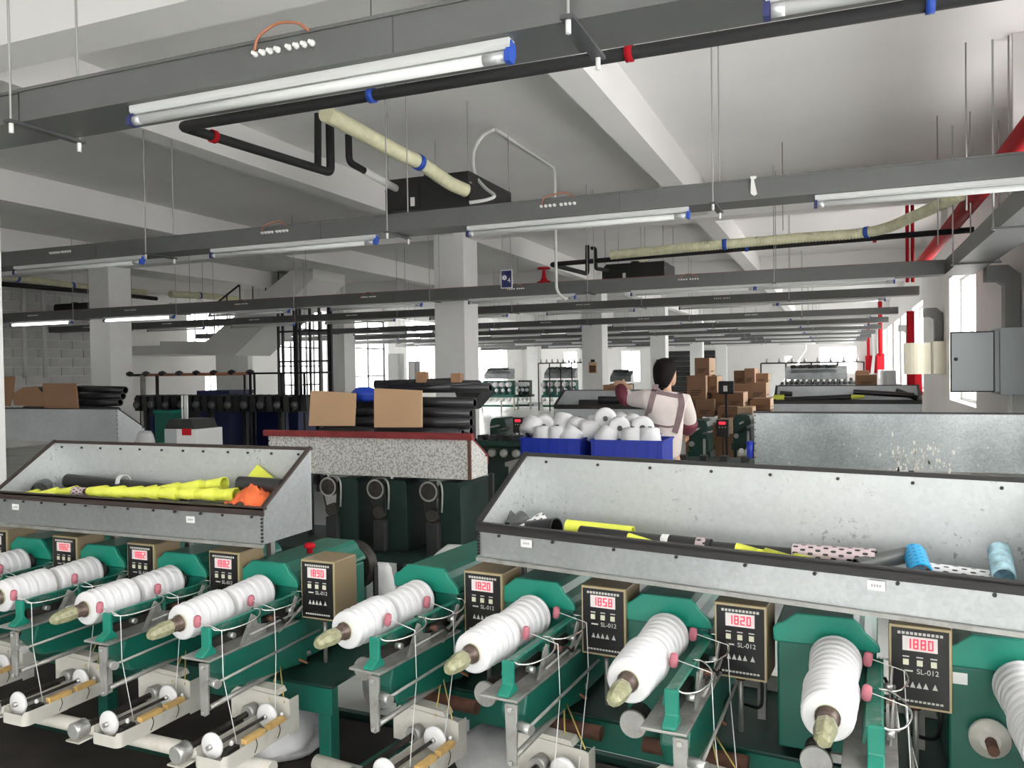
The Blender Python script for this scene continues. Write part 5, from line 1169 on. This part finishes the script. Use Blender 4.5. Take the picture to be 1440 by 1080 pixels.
p = aty(1249, 530, 19.5); e = empty('metal_drum', (p.x, 19.5, 0), 0, 'ribbed galvanised drum near the right wall', 'drum'); zt_ = aty(1249, 521, 19.5).z
B().lathe([(i/24, .16+(.006 if i % 3 == 0 else 0)) for i in range(25)], (0, 0, .9), (0, 0, zt_), 20).build('shell', 'alu', e)
B().box(-.25, .25, -.25, .25, 0, .9).build('stand', 'cardboard_dark', e)
p = aty(1228, 500, 24.5); b = B(); P = [aty(x, y, 24.5) for x, y in ((1226, 470), (1229, 470), (1231, 500), (1229, 526), (1224, 526), (1227, 500))]
b.prism([(q.x, q.z) for q in P], 'y', 24.5, 24.56); tag(b.build('hanging_cloth', 'paper'), 'white cloth hanging near the right wall far away', 'cloth')
# ================================================================== far machines and left side
def far_machine(x0, x1, Y, zt, n, lab, hop=True, m='green_dark'):
    e = empty('winding_machine', ((x0+x1)/2, Y, 0), 0, lab, 'machine', 'far winding machines'); W = x1-x0
    B().box(-W/2, W/2, 0, .5, zt*.42, zt*.5).build('table', m, e)
    for i in range(n+1):
        if i % 3 == 0 or i == n: x = -W/2+W*i/n; B().box(x-.03, x+.03, 0, .06, 0, zt*.42).build('leg', 'cream_metal', e)
    B().box(-W/2, W/2, .06, .4, .12, .2).build('shelf', m, e)
    hs = ps = ds = None
    for i in range(n):
        x = -W/2+W*(i+.5)/n; w_ = W/n
        o = B().box(-w_*.3, w_*.22, 0, .4, zt*.5, zt*.98).build('head', m, e, bevel=.02) if hs is None else inst(hs, e); hs = hs or o; o.location = (x, 0, 0)
        o = B().lathe([(0, .05), (.1, .10), (1, .09)], (0, -.32, zt*.85), (0, -.02, zt*.85), 12).build('yarn_package', 'yarn' if m != 'machine_dark' else 'grey_tube', e) if ps is None else inst(ps, e); ps = ps or o; o.location = (x, 0, 0)
        o = B().lathe([(0, .03), (.5, .08), (1, .03)], (0, -.14, zt*.66), (0, -.1, zt*.66), 10).build('disc', 'ceramic' if m != 'machine_dark' else 'machine_dark', e) if ds is None else inst(ds, e); ds = ds or o; o.location = (x, 0, 0)
        inst(ds, e, (x, 0, -zt*.3))
    if hop:
        B().prism([(0, zt*1.04), (.4, zt*1.04), (.4, zt*1.38), (0, zt*1.2)], 'x', -W*.42, W*.42).build('hopper', 'galv_dull', e)
        for k in range(5): B().cyl((-W*.35+W*.12*k, .2, zt*1.36), (-W*.2+W*.12*k, .22, zt*1.38), .05, n=8).build('tube', 'black_tube', e)
    return e
XF = lambda x, Y: aty(x, 520, Y).x
far_machine(XF(677, 30), XF(722, 30), 30., 1.2, 5, 'far green winding machine left of the slim white column', m='green')
far_machine(XF(727, 30.5), XF(745, 30.5), 30.5, 1.2, 3, 'far green winding machine half hidden by the slim white column', False)
far_machine(XF(761, 30), XF(812, 30), 30., 1.2, 5, 'far green winding machine right of the slim white column', m='green')
far_machine(XF(855, 27), XF(890, 27), 27., 1.1, 4, 'far dark machine piled with black and blue goods behind the person', True, 'machine_dark')
far_machine(XF(1096, 25), XF(1200, 25), 25., 1.15, 14, 'long far dark machine row in front of the end wall windows', True, 'machine_dark')
far_machine(XF(1110, 29), XF(1210, 29), 29., 1.2, 12, 'second long far dark machine row under the end wall windows', False, 'machine_dark')
# yarn creel posts above the far rows
for k, (x0, x1, Y) in enumerate(((1070, 1215, 27.), (757, 820, 29.5))):
    a, c = aty(x0, 511, Y), aty(x1, 511, Y); e = empty('creel_rack', ((a.x+c.x)/2, Y, 0), 0, 'thin yarn creel rack above the far machines, %s' % ('right', 'left')[k], 'rack')
    W = (c.x-a.x)/2; B().cyl((-W, 0, a.z), (W, 0, a.z), .025, n=6).build('rail', 'frame_black', e)
    for i in range(5): x = -W+2*W*i/4; B().cyl((x, 0, 0), (x, 0, a.z), .025, n=6).build('post', 'frame_black', e)
    for i in range(8):
        x = -W+2*W*(i+.5)/8; B().lathe([(0, .05), (1, .02)], (x, 0, a.z+.02), (x, 0, a.z+.16), 8).build('hook', 'worn_steel', e)
# white staircase far away at the end wall
Yf = 41.; sp = [aty(x, y, Yf) for x, y in ((1072, 558), (1084, 558), (1133, 492), (1133, 484), (1072, 540))]
tag(B().prism([(p.x, p.z) for p in sp], 'y', Yf, Yf+1.2).build('staircase', 'plaster'), 'far white staircase at the end wall behind the machine rows', 'staircase')
# notices on the columns
for x0, x1, y0, y1, lab in ((828, 839, 509, 525, 'small red and brown notice pocket on the middle column'), (922, 928, 508, 518, 'small grey notice beside the person head')):
    Y = 18.48 if x0 < 900 else 25.97; a, c = aty(x0, y1, Y), aty(x1, y0, Y)
    e = empty('notice', (a.x, Y, a.z), 0, lab, 'notice'); B().box(0, c.x-a.x, 0, .02, 0, c.z-a.z).build('board', 'cardboard_pale', e)
    B().box(.02, c.x-a.x-.02, -.02, 0, .02, (c.z-a.z)*.7).build('pocket', 'rust', e)
    B().cyl(((c.x-a.x)/2, .01, c.z-a.z), ((c.x-a.x)/2, .01, c.z-a.z+.06), .05, n=8).build('clip', 'rubber', e)
# left side: dark frames with blue bins
YD = 9.0
xs = [aty(x, 570, YD).x for x in (196, 440)]
e = empty('spinning_frame', (xs[0], YD, 0), 0, 'long dark machine frame with a row of spool brackets at the left', 'machine')
W = xs[1]-xs[0]; z1 = aty(300, 560, YD).z; z2 = aty(300, 578, YD).z
B().box(0, W, 0, .3, z2, z2+.06).build('lower_beam', 'machine_dark', e); B().box(0, W, .05, .25, z1-.05, z1).build('upper_beam', 'machine_dark', e)
hs = None
for i in range(22):
    x = W*(i+.5)/22
    o = B().prism([(-.05, z2), (.05, z2), (.03, z1+.03), (-.02, z1+.05), (-.06, z1)], 'y', -.1, .12).build('bracket', 'machine_dark', e) if hs is None else inst(hs, e); hs = hs or o; o.location = (x, 0, 0)
    if i % 2 == 0: B().lathe([(0, .02), (.4, .055), (1, .05)], (x, -.16, (z1+z2)/2), (x, -.1, (z1+z2)/2), 10).build('spool', 'grey_tube', e)
for i in range(6): x = W*i/5; B().box(x-.03, x+.03, .1, .16, 0, z2).build('leg', 'machine_dark', e)
B().box(0, W, .05, .3, .1, .2).build('base_rail', 'machine_dark', e)
# the orange and steel rail on posts above it
za = aty(300, 526, YD+.6).z
e = empty('rail_rack', (xs[0], YD+.6, 0), 0, 'orange and steel rail on thin posts at the left', 'rack')
xr = [aty(x, 527, YD+.6).x-xs[0] for x in (183, 206, 352, 465)]
B().cyl((xr[0], 0, za), (xr[1], 0, za), .02, n=8).build('rail', 'frame_black', e)
B().cyl((xr[1], 0, za), (xr[2], 0, za), .022, n=8).build('rail', 'orange_cable', e)
B().cyl((xr[2], 0, za), (xr[3], 0, za), .014, n=8).build('rail', 'frame_black', e)
for x, r in ((201, .04), (221, .025), (352, .02), (358, .016), (396, .02), (428, .02), (344, .016)):
    X = aty(x, 540, YD+.6).x-xs[0]; B().cyl((X, 0, 0), (X, 0, za), r, n=8).build('post', 'worn_steel' if x == 201 else 'frame_black', e)
for i in range(8):
    X = xr[0]+(xr[2]-xr[0])*i/7; B().lathe([(0, .03), (.5, .045), (1, .02)], (X-.06, 0, za+.02), (X+.06, 0, za+.02), 8).build('yarn_guide', 'frame_black', e)
# steel lattice in front of the tall glazing
YL = 15.; p0, p1 = aty(392, 560, YL), aty(462, 430, YL)
e = empty('steel_lattice', (p0.x, YL, 0), 0, 'tall black steel lattice gate before the bright glazing at the left', 'gate')
W = p1.x-p0.x; Hh = min(3.55, p1.z)
for i, f in enumerate((0, .09, .34, .43, .62, .8, 1.)): B().box(W*f-(.05 if i in (2, 6) else .018), W*f+(.05 if i in (2, 6) else .018), 0, .06, 0, Hh).build('upright', 'frame_black', e)
for f in (.12, .34, .6, .82): B().box(0, W, .01, .04, Hh*f, Hh*f+.04).build('crossbar', 'frame_black', e)
# blue bins, green crate, white cabinet with red label and the white rods
for k, (x0, x1, y0, y1, Y, m) in enumerate(((282, 322, 551, 606, 9.8, 'bin_blue'), (324, 402, 566, 606, 10.5, 'bin_blue'), (405, 420, 574, 606, 9.7, 'bin_blue'))):
    a, c = aty(x0, y1, Y), aty(x1, y0, Y); e = empty('storage_bin', (a.x, Y, 0), 0, 'dark blue storage bin behind the left machine frame, %s' % ('left with folded top', 'wide middle', 'small right')[k], 'bin', 'blue storage bins')
    w_ = c.x-a.x; B().prism([(.04, 0), (w_-.04, 0), (w_, c.z), (0, c.z)], 'y', 0, .5).build('shell', m, e, bevel=.01)
    B().box(-.03, w_+.03, -.03, .53, c.z-.04, c.z+.02).build('lid', 'bin_blue', e)
a, c = aty(217, 590, 8.6), aty(240, 577, 8.6); e = empty('plastic_crate', (a.x, 8.6, 0), 0, 'green crate at the left behind the grey bin', 'crate'); B().box(0, c.x-a.x, 0, .3, 0, c.z).build('shell', 'green', e, bevel=.01); B().box(-.01, c.x-a.x+.01, -.01, .31, c.z-.04, c.z).build('rim', 'green_bright', e)
YC = 5.0; a, c = aty(232, 640, YC), aty(275, 604, YC); e = empty('grey_cabinet', (a.x, YC, 0), 0, 'low grey cabinet with a red label and white rods on top', 'cabinet')
w_ = c.x-a.x; B().box(0, w_*.4, 0, .3, 0, c.z).build('side', 'panel_grey', e); B().box(w_*.4, w_, -.002, .3, 0, c.z).build('door', 'white_enamel', e)
l0, l1 = aty(256, 612, YC-.01), aty(268, 603, YC-.01); B().box(l0.x-a.x, l1.x-a.x, -.012, -.003, l0.z, l1.z).build('red_label', 'red_paint', e)
tz = aty(250, 590, YC).z; B().prism([(-.02, c.z), (w_*.9, c.z), (w_*.8, tz), (w_*.1, tz)], 'y', .02, .28).build('dark_hood', 'machine_dark', e)
for x in (243, 247, 250): p = aty(x, 560, YC); B().cyl((p.x-a.x, .1, tz), (p.x-a.x, .1, p.z+.02), .008, n=6).build('rod', 'white_enamel', e)
p = aty(205, 622, 5.3); o = sack((p.x, 5.3, 0), .16, .1, .56, 'crumpled white sack beside the far left hopper', seed=21)
# poster-like bright view and small wall boxes between the far columns
for k, (x0, x1, y0, y1, lab) in enumerate(((546, 562, 497, 540, 'white wall cabinet between the far left columns'), (574, 585, 508, 528, 'grey meter box on the far left wall'))):
    Y = 24.; a, c = aty(x0, y1, Y), aty(x1, y0, Y); e = empty('wall_cabinet', (a.x, Y, 0), 0, lab, 'cabinet'); B().box(0, c.x-a.x, 0, .3, 0, c.z).build('case', 'white_enamel' if k == 0 else 'panel_grey', e, bevel=.01); B().box(.05, c.x-a.x-.05, -.02, 0, .1, c.z-.05).build('door', 'white_enamel', e)
# cartons standing on the far side of the rusty heap
for x0, x1, y0, y1, w_ in ((585, 598, 523, 538, 'left'), (634, 647, 525, 538, 'right')):
    a, c = aty(x0, y1, 4.66), aty(x1, y0, 4.66); e = empty('carton', (a.x, 4.66, a.z), 0, 'small brown carton standing on the heap, %s one' % w_, 'carton', 'small cartons on the heap')
    B().box(0, c.x-a.x, 0, .05, 0, c.z-a.z).build('box', 'cardboard_dark', e); B().box(.005, c.x-a.x-.005, .02, .03, c.z-a.z, c.z-a.z+.002).build('tape', 'cardboard_pale', e)

a, c = BX(936), BX(1006)
e = empty('roller_door', (a, YB-.1, 0), 0, 'dark closed roller door in the end wall right of the person head', 'door')
for k in range(9): B().box(0, c-a, -.03+.02*(k % 2), .08, .28*k, .28*k+.27).build('slat', 'machine_dark', e)

a, c = aty(196, 600, 11.5), aty(440, 600, 11.5)
e = empty('dark_machine', (a.x, 11.5, 0), 0, 'long dark machine body behind the blue bins at the left', 'machine'); W_ = c.x-a.x
B().box(0, W_, 0, .4, .2, .95).build('body', 'machine_dark', e, bevel=.03)
for i in range(9): B().box(W_*i/9+.05, W_*(i+1)/9-.05, -.03, 0, .3, .85).build('panel', 'green_grimy_shaded' if i % 3 else 'bin_blue', e)
for i in range(4): x = (W_-.1)*i/3; B().box(x, x+.1, .05, .35, 0, .2).build('foot', 'machine_dark', e)
